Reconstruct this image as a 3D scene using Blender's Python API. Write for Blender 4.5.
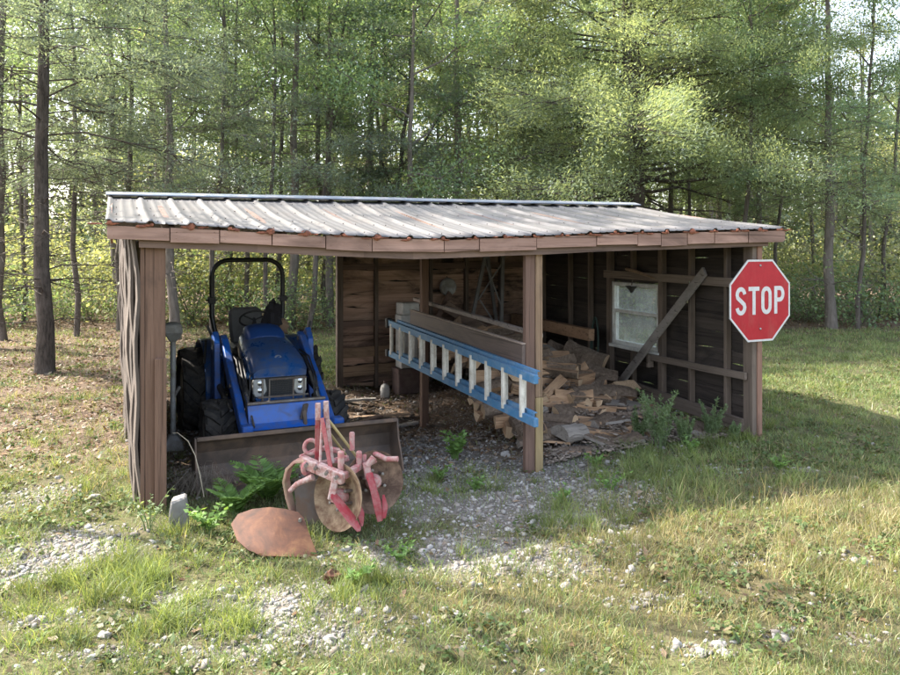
import bpy, math, random
import numpy as np
from mathutils import Vector, Matrix

for o in list(bpy.data.objects):
    bpy.data.objects.remove(o, do_unlink=True)
SC = bpy.context.scene
COL = SC.collection
R = math.radians

# ------------------------------------------------------------------ camera
EYE = 2.1
cam_data = bpy.data.cameras.new('camera')
cam = bpy.data.objects.new('camera', cam_data)
COL.objects.link(cam)
cam.location = (0, 0, EYE)
cam.rotation_euler = (R(90), 0, 0)
cam_data.sensor_width = 36.0
cam_data.lens = 36.0 * 804 / 900
cam_data.shift_y = -97.5 / 900
cam_data.clip_end = 2000
SC.camera = cam

# ------------------------------------------------------------------ world, sun, exposure
SUN = Vector((-2.2, 0.85, 2.2)).normalized()       # towards the sun
world = bpy.data.worlds.new("World")
SC.world = world
world.use_nodes = True
wn = world.node_tree
bg = wn.nodes['Background']
sky = wn.nodes.new('ShaderNodeTexSky')
sky.sky_type = 'NISHITA'
sky.sun_disc = False
sky.sun_elevation = math.asin(SUN.z)
sky.sun_rotation = math.atan2(SUN.x, SUN.y)
sky.air_density = 1.0
sky.dust_density = 2.5
sky.ozone_density = 1.0
hs = wn.nodes.new('ShaderNodeHueSaturation'); hs.inputs['Saturation'].default_value = .6
wn.links.new(sky.outputs[0], hs.inputs['Color']); wn.links.new(hs.outputs[0], bg.inputs[0])
bg.inputs[1].default_value = 0.15
sun_data = bpy.data.lights.new('sun', 'SUN')
sun_data.energy = 3.7
sun_data.angle = R(0.5)
sun_data.color = (1.0, 0.93, 0.82)
sun = bpy.data.objects.new('sun', sun_data)
COL.objects.link(sun)
sun.rotation_euler = (-SUN).to_track_quat('-Z', 'Y').to_euler()
sun.location = (-20, 10, 25)
SC.view_settings.view_transform = 'Standard'
SC.view_settings.look = 'None'
SC.view_settings.exposure = 2.2
SC.view_settings.gamma = 1.0
SC.view_settings.use_curve_mapping = False
SC.render.engine = 'CYCLES'
SC.cycles.max_bounces = 6
SC.cycles.diffuse_bounces = 3
SC.cycles.glossy_bounces = 2
SC.cycles.transmission_bounces = 4
SC.cycles.transparent_max_bounces = 6
SC.cycles.caustics_reflective = False
SC.cycles.caustics_refractive = False
SC.cycles.use_denoising = True

# ------------------------------------------------------------------ ground maths
F = 804.0
TH = R(22.6)
CA, SA = math.cos(TH), math.sin(TH)
S0 = (-2.29, 6.25)
def SL(a, p, z=0.0):                      # shed coordinates -> world
    return Vector((S0[0] + a * CA - p * SA, S0[1] + a * SA + p * CA, z))
def to_shed(x, y):
    dx, dy = x - S0[0], y - S0[1]
    return dx * CA + dy * SA, -dx * SA + dy * CA
def G(px, py):                            # where a spot of the flat ground lies
    Y = EYE * F / (py - 240.0)
    return (px - 450.0) / F * Y, Y

def _h(ix, iy, seed):
    n = (ix.astype(np.int64) * 374761393 + iy.astype(np.int64) * 668265263 + seed * 1442695041) & 0x7fffffff
    n = ((n ^ (n >> 13)) * 1274126177) & 0x7fffffff
    n = n ^ (n >> 16)
    return (n & 0xffff) / 65535.0
def vnoise(x, y, s=1.0, seed=0):
    x = np.asarray(x, float) * s; y = np.asarray(y, float) * s
    ix = np.floor(x); iy = np.floor(y); fx = x - ix; fy = y - iy
    fx = fx * fx * (3 - 2 * fx); fy = fy * fy * (3 - 2 * fy)
    a = _h(ix, iy, seed); b = _h(ix + 1, iy, seed); c = _h(ix, iy + 1, seed); d = _h(ix + 1, iy + 1, seed)
    return (a * (1 - fx) + b * fx) * (1 - fy) + (c * (1 - fx) + d * fx) * fy
def fbm(x, y, s=1.0, seed=0):
    return (vnoise(x, y, s, seed) * 0.5 + vnoise(x, y, s * 2.1, seed + 7) * 0.28 + vnoise(x, y, s * 4.3, seed + 13) * 0.22)

def hz(x, y):
    x = np.asarray(x, float); y = np.asarray(y, float)
    dx, dy = x - S0[0], y - S0[1]
    a = dx * CA + dy * SA; p = -dx * SA + dy * CA
    z = -0.30 * np.exp(-((a - 3.0) / 1.2) ** 2 - ((p - 2.8) / 1.2) ** 2)
    z = z - 0.07 * np.exp(-((a - 3.3) / 0.8) ** 2 - (p / 0.5) ** 2)
    z = z - 0.10 * np.exp(-((a - 3.6) / 1.0) ** 2 - ((p - 4.6) / 0.8) ** 2)
    near = 1.0 / (1.0 + np.exp((np.hypot(x, y - 8) - 14) / 3))
    z = z + (fbm(x, y, 1.1, 3) - 0.5) * 0.07 * near + (fbm(x, y, 5.0, 5) - 0.5) * 0.028 * near
    return z
def gz(x, y):
    return float(hz(np.array([x]), np.array([y]))[0])

PATCH_GRAVEL = [  # px, py, rx, ry, weight
    (60, 552, 62, 24, 1.0), (30, 500, 50, 14, .6), (280, 610, 75, 26, .95), (240, 650, 50, 14, .7), (100, 655, 50, 9, .5),
    (450, 470, 85, 36, 1.0), (520, 500, 90, 30, .9), (560, 470, 70, 30, .9), (480, 552, 110, 22, .85), (415, 440, 60, 30, .9), (380, 555, 50, 18, .7),
    (700, 652, 40, 10, .55), (780, 632, 30, 9, .45), (690, 470, 40, 5, .6), (790, 470, 40, 4, .5),
    (860, 640, 25, 8, .4), (420, 620, 45, 10, .5), (330, 640, 60, 16, .7), (90, 420, 80, 12, .25), (610, 555, 40, 12, .45), (600, 440, 50, 14, .7),
    (660, 600, 70, 10, .45), (850, 560, 60, 8, .35), (170, 600, 60, 12, .45), (40, 620, 60, 10, .5), (760, 560, 60, 9, .4), (500, 645, 45, 9, .45)]
PATCH_DRY = [(720, 560, 190, 60, 1.0), (860, 520, 100, 40, .9), (540, 600, 120, 35, .6), (660, 640, 200, 30, .5), (190, 440, 90, 20, .5), (60, 400, 120, 18, .7), (60, 470, 90, 14, .4)]
PATCH_LUSH = [(150, 585, 110, 24, 1.2), (60, 600, 70, 26, 1.0), (200, 635, 60, 26, 1.2), (40, 650, 60, 14, .7), (350, 595, 45, 24, 1.1), (270, 580, 40, 20, .7),
    (450, 490, 45, 10, .9), (650, 470, 80, 30, .9), (600, 520, 120, 26, .6), (440, 640, 60, 14, .7), (700, 440, 70, 14, .9), (800, 480, 90, 18, .6), (140, 540, 40, 16, .7),
    (640, 435, 40, 12, .8), (330, 540, 40, 14, .7), (100, 470, 60, 10, .3)]
def field(patches, x, y):
    r = np.zeros_like(x)
    for px, py, rx, ry, w in patches:
        cx, cy = G(px, py)
        ax = rx * cy / F; ay = ry * cy * cy / (EYE * F)
        r = np.maximum(r, w * np.exp(-(((x - cx) / ax) ** 2 + ((y - cy) / ay) ** 2) * 0.7))
    return r
def covers(x, y):
    x = np.asarray(x, float); y = np.asarray(y, float)
    dx, dy = x - S0[0], y - S0[1]
    a = dx * CA + dy * SA; p = -dx * SA + dy * CA
    sm = lambda v, k: 1 / (1 + np.exp(-v / k))
    inside = sm(a - 0.1, .1) * sm(5.9 - a, .1) * sm(p - 0.2, .15) * sm(5.0 - p, .2)
    n1 = fbm(x, y, 1.7, 21); n2 = fbm(x, y, 4.5, 33)
    gravel = np.clip(field(PATCH_GRAVEL, x, y) * (0.35 + 1.5 * n2), 0, 1)
    gravel = np.clip((gravel - .14) * 1.2, 0, 1)
    gravel = np.maximum(gravel * (1 - inside * .35), inside * .30 * n2 * 2)
    gravel = np.where(y > 13, gravel * 0, gravel)
    dry = np.clip(field(PATCH_DRY, x, y) * (.5 + n1), 0, 1)
    lush = np.clip(field(PATCH_LUSH, x, y) * (.45 + 1.1 * n2), 0, 1.3)
    wood = sm(y - 17.6 - .12 * x, .8) * sm(9 - x * .0 - 0, 1)      # under the trees
    left = sm(-x - 2.6 - 0.02 * y, .3) * sm(y - 7.6, .5)
    lawn = sm(a - 6.1, .2) * sm(p - .2, .6) * (1 - wood)
    litter = np.clip(np.maximum(left * 1.0, wood) * (.4 + n1), 0, 1)
    litter = np.maximum(litter, inside * .7)
    return gravel, dry, lush, litter, inside, lawn, wood, left

# ------------------------------------------------------------------ object helpers
def tag(o, label=None, cat=None, group=None, kind=None):
    if label: o['label'] = label
    if cat: o['category'] = cat
    if group: o['group'] = group
    if kind: o['kind'] = kind
    return o
def thing(name, label, cat, loc=(0, 0, 0), rz=0.0, group=None):
    o = bpy.data.objects.new(name, None)
    o.empty_display_size = 0.2
    COL.objects.link(o)
    o.location = loc
    o.rotation_euler = (0, 0, rz)
    return tag(o, label, cat, group)
def copy_tree(o, parent=None):
    c = o.copy()
    COL.objects.link(c)
    c.parent = parent
    for ch in [k for k in o.children]:
        copy_tree(ch, c)
    return c

class MB:
    """collects solids; build() links them as one mesh object"""
    def __init__(self):
        self.v = []; self.f = []; self.m = []
    def add(self, vs, fs, mi=0, M=None):
        b = len(self.v)
        for q in vs:
            q = Vector(q)
            self.v.append(M @ q if M is not None else q)
        for q in fs:
            self.f.append([b + i for i in q]); self.m.append(mi)
        return self
    def box(self, lo, hi, mi=0, M=None):
        x0, y0, z0 = lo; x1, y1, z1 = hi
        return self.add([(x0, y0, z0), (x1, y0, z0), (x1, y1, z0), (x0, y1, z0), (x0, y0, z1), (x1, y0, z1), (x1, y1, z1), (x0, y1, z1)],
                        [(0, 3, 2, 1), (4, 5, 6, 7), (0, 1, 5, 4), (1, 2, 6, 5), (2, 3, 7, 6), (3, 0, 4, 7)], mi, M)
    def beam(self, p, q, w, h, mi=0, up=(0, 0, 1), n=1, jit=0.0, rng=None):
        """rectangular bar from p to q, w across, h along 'up'"""
        p = Vector(p); q = Vector(q); d = (q - p); L = d.length; d.normalize()
        up = Vector(up)
        s = d.cross(up)
        if s.length < 1e-4: s = d.cross(Vector((1, 0, 0)))
        s.normalize(); u = s.cross(d)
        vs = []; fs = []
        for i in range(n + 1):
            c = p + d * (L * i / n)
            if jit and rng: c = c + s * rng.uniform(-jit, jit) + u * rng.uniform(-jit, jit)
            for (a, b) in ((-1, -1), (1, -1), (1, 1), (-1, 1)):
                vs.append(c + s * (a * w / 2) + u * (b * h / 2))
        for i in range(n):
            for k in range(4):
                fs.append((i * 4 + k, i * 4 + (k + 1) % 4, i * 4 + 4 + (k + 1) % 4, i * 4 + 4 + k))
        fs.append((3, 2, 1, 0)); fs.append((n * 4, n * 4 + 1, n * 4 + 2, n * 4 + 3))
        return self.add(vs, fs, mi)
    def tube(self, pts, r, n=8, mi=0, cap=True):
        pts = [Vector(q) for q in pts]
        rs = r if isinstance(r, (list, tuple)) else [r] * len(pts)
        vs = []; fs = []
        ref = None
        for i, c in enumerate(pts):
            if i == 0: t = pts[1] - pts[0]
            elif i == len(pts) - 1: t = pts[-1] - pts[-2]
            else: t = (pts[i + 1] - pts[i]).normalized() + (pts[i] - pts[i - 1]).normalized()
            t.normalize()
            if ref is None:
                ref = t.orthogonal().normalized()
            ref = (ref - t * ref.dot(t))
            if ref.length < 1e-5: ref = t.orthogonal()
            ref.normalize()
            b = t.cross(ref)
            for k in range(n):
                an = 2 * math.pi * k / n
                vs.append(c + (ref * math.cos(an) + b * math.sin(an)) * rs[i])
        for i in range(len(pts) - 1):
            for k in range(n):
                fs.append((i * n + k, i * n + (k + 1) % n, (i + 1) * n + (k + 1) % n, (i + 1) * n + k))
        if cap:
            fs.append(tuple(range(n - 1, -1, -1)))
            fs.append(tuple((len(pts) - 1) * n + k for k in range(n)))
        return self.add(vs, fs, mi)
    def lathe(self, prof, n=24, mi=0, M=None, closed=False):
        """profile (r, h) turned about local z"""
        vs = []; fs = []
        m = len(prof)
        for (r, h) in prof:
            for k in range(n):
                an = 2 * math.pi * k / n
                vs.append((r * math.cos(an), r * math.sin(an), h))
        rng_ = range(m if closed else m - 1)
        for i in rng_:
            j = (i + 1) % m
            for k in range(n):
                fs.append((i * n + k, i * n + (k + 1) % n, j * n + (k + 1) % n, j * n + k))
        if not closed:
            if prof[0][0] > 1e-4: fs.append(tuple(range(n - 1, -1, -1)))
            if prof[-1][0] > 1e-4: fs.append(tuple((m - 1) * n + k for k in range(n)))
        return self.add(vs, fs, mi, M)
    def prism(self, poly, lo, hi, axis='x', mi=0, M=None):
        """2-D outline extruded along an axis; poly gives the two other coordinates in order"""
        def mk(a, b, c):
            return {'x': (c, a, b), 'y': (a, c, b), 'z': (a, b, c)}[axis]
        n = len(poly)
        vs = [mk(a, b, lo) for a, b in poly] + [mk(a, b, hi) for a, b in poly]
        fs = [tuple(range(n - 1, -1, -1)), tuple(range(n, 2 * n))]
        for i in range(n):
            j = (i + 1) % n
            fs.append((i, j, n + j, n + i))
        return self.add(vs, fs, mi, M)
    def loft(self, secs, mi=0, cap=True):
        n = len(secs[0]); vs = [q for s in secs for q in s]; fs = []
        for i in range(len(secs) - 1):
            for k in range(n):
                fs.append((i * n + k, i * n + (k + 1) % n, (i + 1) * n + (k + 1) % n, (i + 1) * n + k))
        if cap:
            fs.append(tuple(range(n - 1, -1, -1))); fs.append(tuple((len(secs) - 1) * n + k for k in range(n)))
        return self.add(vs, fs, mi)
    def ribbon(self, path, w, t, mi=0, M=None, closed=False):
        """flat stroke of width w and thickness t in the local xy plane"""
        path = [q for i, q in enumerate(path) if i == 0 or math.hypot(q[0] - path[i - 1][0], q[1] - path[i - 1][1]) > 1e-4]
        if closed and math.hypot(path[0][0] - path[-1][0], path[0][1] - path[-1][1]) < 1e-4: path = path[:-1]
        n = len(path); P = [Vector((a, b)) for a, b in path]; L = []; Rr = []
        for i in range(n):
            if closed: d0 = P[i] - P[i - 1]; d1 = P[(i + 1) % n] - P[i]
            else:
                d0 = P[i] - P[i - 1] if i else P[1] - P[0]
                d1 = P[i + 1] - P[i] if i < n - 1 else d0
            d0 = d0.normalized(); d1 = d1.normalized()
            tt = (d0 + d1).normalized(); nn = Vector((-tt.y, tt.x))
            k = 1 / max(.5, nn.dot(Vector((-d1.y, d1.x))))
            L.append(P[i] + nn * w / 2 * k); Rr.append(P[i] - nn * w / 2 * k)
        vs = []; fs = []
        for l, r in zip(L, Rr):
            vs += [(l.x, l.y, 0), (r.x, r.y, 0), (r.x, r.y, t), (l.x, l.y, t)]
        m = n if closed else n - 1
        for i in range(m):
            j = (i + 1) % n
            for k in range(4):
                fs.append((i * 4 + k, i * 4 + (k + 1) % 4, j * 4 + (k + 1) % 4, j * 4 + k))
        if not closed:
            fs.append((3, 2, 1, 0)); b = (n - 1) * 4; fs.append((b, b + 1, b + 2, b + 3))
        return self.add(vs, fs, mi, M)
    def build(self, name, mats, parent=None, bev=0.0, smooth=False, loc=None):
        me = bpy.data.meshes.new(name)
        me.from_pydata([tuple(q) for q in self.v], [], self.f)
        mats = mats if isinstance(mats, (list, tuple)) else [mats]
        for m in mats: me.materials.append(m)
        if len(mats) > 1:
            me.polygons.foreach_set('material_index', self.m)
        import bmesh
        bm = bmesh.new(); bm.from_mesh(me)
        bmesh.ops.recalc_face_normals(bm, faces=bm.faces)
        bm.to_mesh(me); bm.free()
        if smooth:
            me.polygons.foreach_set('use_smooth', [True] * len(me.polygons))
            try: me.set_sharp_from_angle(angle=R(38))
            except Exception: pass
        o = bpy.data.objects.new(name, me)
        COL.objects.link(o)
        o.parent = parent
        if loc is not None: o.location = loc
        if bev:
            b = o.modifiers.new('bevel', 'BEVEL'); b.width = bev; b.segments = 1; b.limit_method = 'ANGLE'; b.angle_limit = R(40)
        return o

def np_mesh(name, V, F, mats, parent=None, smooth=False, mi=None):
    """big meshes from numpy arrays; F is (n,k)"""
    me = bpy.data.meshes.new(name)
    V = np.ascontiguousarray(V, dtype=np.float32); F = np.ascontiguousarray(F, dtype=np.int32)
    n, k = F.shape
    me.vertices.add(len(V)); me.vertices.foreach_set('co', V.ravel())
    me.loops.add(n * k); me.loops.foreach_set('vertex_index', F.ravel())
    me.polygons.add(n)
    me.polygons.foreach_set('loop_start', np.arange(0, n * k, k, dtype=np.int32))
    if mi is not None: me.polygons.foreach_set('material_index', np.asarray(mi, dtype=np.int32))
    if smooth: me.polygons.foreach_set('use_smooth', np.ones(n, dtype=bool))
    me.update(calc_edges=True)
    me.validate()
    for m in (mats if isinstance(mats, (list, tuple)) else [mats]): me.materials.append(m)
    o = bpy.data.objects.new(name, me)
    COL.objects.link(o)
    o.parent = parent
    return o

# ------------------------------------------------------------------ materials
def new_mat(name):
    m = bpy.data.materials.new(name); m.use_nodes = True
    nt = m.node_tree; b = nt.nodes['Principled BSDF']
    return m, nt, b
def ramp(nt, fac, stops):
    r = nt.nodes.new('ShaderNodeValToRGB')
    e = r.color_ramp.elements
    while len(e) > 1: e.remove(e[-1])
    e[0].position = stops[0][0]; e[0].color = (*stops[0][1], 1)
    for p, c in stops[1:]:
        k = e.new(p); k.color = (*c, 1)
    nt.links.new(fac, r.inputs[0])
    return r.outputs[0]
def coords(nt, scale=(1, 1, 1), kind='Object', off=(0, 0, 0)):
    t = nt.nodes.new('ShaderNodeTexCoord'); mp = nt.nodes.new('ShaderNodeMapping')
    mp.inputs['Scale'].default_value = scale; mp.inputs['Location'].default_value = off
    nt.links.new(t.outputs[kind], mp.inputs[0])
    return mp.outputs[0]
def noise(nt, vec, scale, detail=4, rough=.6, dist=0.0):
    n = nt.nodes.new('ShaderNodeTexNoise')
    n.inputs['Scale'].default_value = scale; n.inputs['Detail'].default_value = detail
    n.inputs['Roughness'].default_value = rough; n.inputs['Distortion'].default_value = dist
    nt.links.new(vec, n.inputs['Vector'])
    return n.outputs['Fac']
def mix(nt, a, b, fac, mode='MIX'):
    m = nt.nodes.new('ShaderNodeMix'); m.data_type = 'RGBA'; m.blend_type = mode
    for s, v in ((m.inputs[0], fac), (m.inputs[6], a), (m.inputs[7], b)):
        if hasattr(v, 'is_linked') or isinstance(v, bpy.types.NodeSocket): nt.links.new(v, s)
        elif isinstance(v, (int, float)): s.default_value = v
        else: s.default_value = (*v, 1)
    return m.outputs[2]
def bump(nt, b, h, strength=.4, dist=.01):
    n = nt.nodes.new('ShaderNodeBump'); n.inputs['Strength'].default_value = strength; n.inputs['Distance'].default_value = dist
    nt.links.new(h, n.inputs['Height']); nt.links.new(n.outputs[0], b.inputs['Normal'])
def island(nt):
    g = nt.nodes.new('ShaderNodeNewGeometry'); return g.outputs['Random Per Island']
def wood(name, c1, c2, dark, axis='z', sc=9.0, stain=.45, rough=.85, bs=.5, vary=.5):
    m, nt, b = new_mat(name)
    k = {'x': (.05, 1, 1), 'y': (1, .05, 1), 'z': (1, 1, .05)}[axis]
    v = coords(nt, k)
    gr = noise(nt, v, sc * 3, 6, .65, .6)
    col = ramp(nt, gr, [(.3, c1), (.7, c2)])
    fine = noise(nt, v, sc * 12, 3, .7)
    col = mix(nt, col, dark, ramp(nt, fine, [(.55, (0, 0, 0)), (.8, (.6, .6, .6))]))
    st = noise(nt, coords(nt, tuple(.35 + .65 * (q > .5) for q in k)), sc * .45, 5, .65, .8)
    col = mix(nt, col, dark, ramp(nt, st, [(.55 - stain * .1, (0, 0, 0)), (.72, (stain * 1.6,) * 3)]))
    val = ramp(nt, island(nt), [(0, (1 - vary * .55,) * 3), (1, (1 + vary * .3,) * 3)])
    col = mix(nt, col, val, 1.0, 'MULTIPLY')
    nt.links.new(col, b.inputs['Base Color']); b.inputs['Roughness'].default_value = rough
    ck = noise(nt, coords(nt, tuple(1 if q > .5 else .02 for q in k), off=(4, 4, 4)), sc * 6, 2, .5)
    crk = ramp(nt, ck, [(.60, (1, 1, 1)), (.66, (.45, .42, .40))])
    col2 = mix(nt, col, crk, .8, 'MULTIPLY'); nt.links.new(col2, b.inputs['Base Color'])
    bump(nt, b, gr, bs, .006)
    return m
def plain(name, col, rough=.5, metal=0.0, var=.15, sc=14, spec=.5, dirt=None, dirt_amt=.5, dirt_sc=6, bs=0.0, coat=0.0):
    m, nt, b = new_mat(name)
    n = noise(nt, coords(nt), sc, 5, .65)
    c = ramp(nt, n, [(.25, tuple(q * (1 - var) for q in col)), (.75, tuple(min(1, q * (1 + var)) for q in col))])
    if dirt:
        d = noise(nt, coords(nt, off=(3, 1, 7)), dirt_sc, 6, .7, .4)
        c = mix(nt, c, dirt, ramp(nt, d, [(.47 - dirt_amt * .12, (0, 0, 0)), (.60, (min(1, dirt_amt * 1.4),) * 3)]))
        rr = ramp(nt, d, [(.4, (rough,) * 3), (.7, (min(1, rough + .35),) * 3)])
        nt.links.new(rr, b.inputs['Roughness'])
    else:
        b.inputs['Roughness'].default_value = rough
    nt.links.new(c, b.inputs['Base Color'])
    b.inputs['Metallic'].default_value = metal
    b.inputs['Specular IOR Level'].default_value = spec
    b.inputs['Coat Weight'].default_value = coat
    if bs: bump(nt, b, n, bs, .004)
    return m
def leafmat(name, cols, trans=.45, rough=.6, clump=(.75, 1.25), clump_sc=1.2, tmul=1.35):
    m, nt, b = new_mat(name)
    out = nt.nodes['Material Output']; nt.nodes.remove(b)
    n = len(cols)
    c = ramp(nt, island(nt), [(i / max(1, n - 1), q) for i, q in enumerate(cols)])
    cl = noise(nt, coords(nt), clump_sc, 2, .5)
    c = mix(nt, c, ramp(nt, cl, [(.3, (clump[0],) * 3), (.7, (clump[1],) * 3)]), 1.0, 'MULTIPLY')
    d = nt.nodes.new('ShaderNodeBsdfDiffuse'); t = nt.nodes.new('ShaderNodeBsdfTranslucent'); g = nt.nodes.new('ShaderNodeBsdfGlossy')
    tc = mix(nt, c, (tmul * 1.1, tmul, tmul * .55), 1.0, 'MULTIPLY')
    nt.links.new(c, d.inputs[0]); nt.links.new(tc, t.inputs[0])
    g.inputs['Roughness'].default_value = .5; g.inputs[0].default_value = (.5, .5, .5, 1)
    m1 = nt.nodes.new('ShaderNodeMixShader'); m1.inputs[0].default_value = trans
    nt.links.new(d.outputs[0], m1.inputs[1]); nt.links.new(t.outputs[0], m1.inputs[2])
    m2 = nt.nodes.new('ShaderNodeMixShader'); m2.inputs[0].default_value = .05
    nt.links.new(m1.outputs[0], m2.inputs[1]); nt.links.new(g.outputs[0], m2.inputs[2])
    nt.links.new(m2.outputs[0], out.inputs[0])
    return m
def barkmat(name, c1, c2, sc=5):
    m, nt, b = new_mat(name)
    v = coords(nt, (1, 1, .22))
    n = noise(nt, v, sc * 3, 6, .7, .5)
    c = ramp(nt, n, [(.3, c1), (.7, c2)])
    l = noise(nt, coords(nt), 2.2, 4, .6)
    c = mix(nt, c, tuple(q * 1.5 + .02 for q in c2), ramp(nt, l, [(.5, (0, 0, 0)), (.75, (.5, .5, .5))]))
    nt.links.new(c, b.inputs['Base Color']); b.inputs['Roughness'].default_value = .95
    b.inputs['Specular IOR Level'].default_value = .2
    bump(nt, b, n, 1.0, .05)
    return m

BROWN_Z = wood('brown_post_wood', (.112, .060, .038), (.178, .102, .068), (.04, .026, .02), 'z', 8, .42, vary=.25)
FASCIA = wood('pinkish_brown_paint', (.31, .178, .132), (.42, .262, .205), (.10, .058, .042), 'x', 6, .42, vary=.3)
BEAM_X = wood('dark_beam_wood', (.15, .095, .075), (.20, .13, .10), (.05, .035, .03), 'x', 7, .4)
DARK_Y = wood('dark_board_wood', (.085, .058, .05), (.13, .09, .075), (.025, .02, .018), 'y', 6, .4, rough=.6)
STUD_Z = wood('grey_brown_stud_wood', (.115, .085, .065), (.18, .135, .105), (.04, .03, .025), 'z', 8, .4)
GIRT_Y = wood('grey_brown_girt_wood', (.15, .115, .09), (.22, .17, .135), (.05, .04, .03), 'y', 8, .4)
YELLOW_Z = wood('yellowish_treated_wood', (.27, .19, .09), (.36, .27, .14), (.12, .08, .04), 'z', 8, .25)
PLANK_X = wood('rough_sawn_plank', (.31, .185, .13), (.52, .345, .255), (.022, .014, .011), 'x', 6, .85, vary=.7)
PLANK_DARK = wood('dark_weathered_plank', (.038, .029, .024), (.078, .06, .05), (.012, .01, .009), 'y', 6, .6, vary=.8)
SLAB_Z = wood('weathered_slab_siding', (.06, .043, .033), (.115, .088, .070), (.03, .022, .018), 'z', 8, .5, vary=.6)
GREYWOOD = wood('grey_weathered_wood', (.20, .18, .16), (.31, .285, .26), (.09, .08, .07), 'z', 8, .3)
PALEWOOD = wood('pale_board_wood', (.26, .17, .11), (.38, .26, .17), (.10, .065, .045), 'x', 8, .35)

# ================================================================== GROUND
def ground_material():
    m, nt, b = new_mat('ground_soil')
    at = nt.nodes.new('ShaderNodeVertexColor'); at.layer_name = 'cover'
    sp = nt.nodes.new('ShaderNodeSeparateColor'); nt.links.new(at.outputs[0], sp.inputs[0])
    v = coords(nt)
    n1 = noise(nt, v, 3.0, 6, .65); n2 = noise(nt, v, 26, 5, .7); n3 = noise(nt, v, 9, 5, .7)
    grassy = ramp(nt, n2, [(.3, (.05, .05, .022)), (.5, (.10, .10, .042)), (.7, (.17, .155, .08))])
    grassy = mix(nt, grassy, (.12, .095, .068), ramp(nt, n1, [(.45, (0, 0, 0)), (.7, (.8, .8, .8))]))
    gravel = ramp(nt, n2, [(.3, (.07, .06, .05)), (.45, (.155, .135, .115)), (.56, (.22, .20, .18)), (.7, (.30, .285, .265))])
    litter = ramp(nt, n2, [(.25, (.05, .035, .025)), (.5, (.15, .105, .075)), (.8, (.28, .215, .16))])
    dry = ramp(nt, n3, [(.3, (.07, .06, .03)), (.7, (.16, .13, .07))])
    def thr(s, amt=1.0):
        w = nt.nodes.new('ShaderNodeMath'); w.operation = 'ADD'; nt.links.new(s, w.inputs[0])
        k = nt.nodes.new('ShaderNodeMath'); k.operation = 'MULTIPLY_ADD'; nt.links.new(n3, k.inputs[0]); k.inputs[1].default_value = .8; k.inputs[2].default_value = -.4
        nt.links.new(k.outputs[0], w.inputs[1])
        return ramp(nt, w.outputs[0], [(.25, (0, 0, 0)), (.6, (amt,) * 3)])
    c = mix(nt, grassy, dry, thr(sp.outputs[1], .8))
    c = mix(nt, c, litter, thr(sp.outputs[2]))
    c = mix(nt, c, gravel, thr(sp.outputs[0]))
    nt.links.new(c, b.inputs['Base Color']); b.inputs['Roughness'].default_value = .95; b.inputs['Specular IOR Level'].default_value = .15
    bump(nt, b, n2, .8, .03)
    return m
def axis_pts(lo, hi, step, far, grow=1.25):
    mid = list(np.arange(lo, hi + 1e-6, step)); a = []; s = step; x = hi
    while x < far: s *= grow; x += s; a.append(x)
    c = []; s = step; x = lo
    while x > -far: s *= grow; x -= s; c.append(x)
    return np.array(c[::-1] + mid + a)
gx = axis_pts(-9, 9, .075, 420); gy = axis_pts(2.5, 19, .075, 420)
GX, GY = np.meshgrid(gx, gy)
gzv = hz(GX.ravel(), GY.ravel())
nx, ny = len(gx), len(gy)
idx = np.arange(nx * ny).reshape(ny, nx)
quads = np.stack([idx[:-1, :-1], idx[:-1, 1:], idx[1:, 1:], idx[1:, :-1]], -1).reshape(-1, 4)
ground = np_mesh('ground', np.stack([GX.ravel(), GY.ravel(), gzv], 1), quads, ground_material(), smooth=True)
cov = covers(GX.ravel(), GY.ravel())
att = ground.data.color_attributes.new('cover', 'FLOAT_COLOR', 'POINT')
att.data.foreach_set('color', np.stack([cov[0], cov[1], cov[3], np.ones(nx * ny)], 1).astype(np.float32).ravel())
tag(ground, 'gravelly soil with patches of grass and leaf litter around the shed', 'ground', kind='structure')

# ================================================================== SHED
shed = thing('open_shed', 'open front wooden shed with rusty ribbed metal roof and no doors', 'shed', (S0[0], S0[1], 0), TH)
rng = random.Random(11)
W = 6.02; D = 4.9
def front_z(a):
    pts = [(-.6, 2.242), (-.36, 2.237), (.2, 2.215), (1.2, 2.16), (2.1, 2.117), (3.3, 2.147), (4.2, 2.18), (6.5, 2.225)]
    for (x0, z0), (x1, z1) in zip(pts, pts[1:]):
        if a <= x1:
            t = max(0, (a - x0) / (x1 - x0)); t = t * t * (3 - 2 * t) * .5 + t * .5
            return z0 + (z1 - z0) * t
    return pts[-1][1]
PF, PR, PB = -.13, 2.65, 5.15
def roof_z(a, p):
    if p <= PR:
        t = (p - PF) / (PR - PF)
        return front_z(a) * (1 - t) + 2.558 * t - .03 * math.sin(math.pi * t)
    return 2.558 - (p - PR) * .15

def roof_material():
    m, nt, b = new_mat('weathered_ribbed_metal')
    v = coords(nt, (1, .12, 1)); v2 = coords(nt)
    n1 = noise(nt, v, 9, 6, .7); n2 = noise(nt, v2, 2.2, 5, .65); n3 = noise(nt, v2, 30, 3, .7)
    c = ramp(nt, n1, [(.34, (.118, .110, .106)), (.5, (.140, .133, .130)), (.66, (.162, .155, .153))])
    c = mix(nt, c, (.13, .105, .09), ramp(nt, n2, [(.5, (0, 0, 0)), (.68, (.4, .4, .4))]))
    c = mix(nt, c, (.21, .205, .20), ramp(nt, n3, [(.55, (0, 0, 0)), (.7, (.5, .5, .5))]))
    nt.links.new(c, b.inputs['Base Color']); b.inputs['Metallic'].default_value = .25; b.inputs['Roughness'].default_value = .48
    bump(nt, b, n2, .25, .02)
    return m
ROOF = roof_material()
A0, A1 = -.36, 6.32
prof = []
a = A0; RIB = .30
k = 0
xs = []
x = A0 + .02
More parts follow.
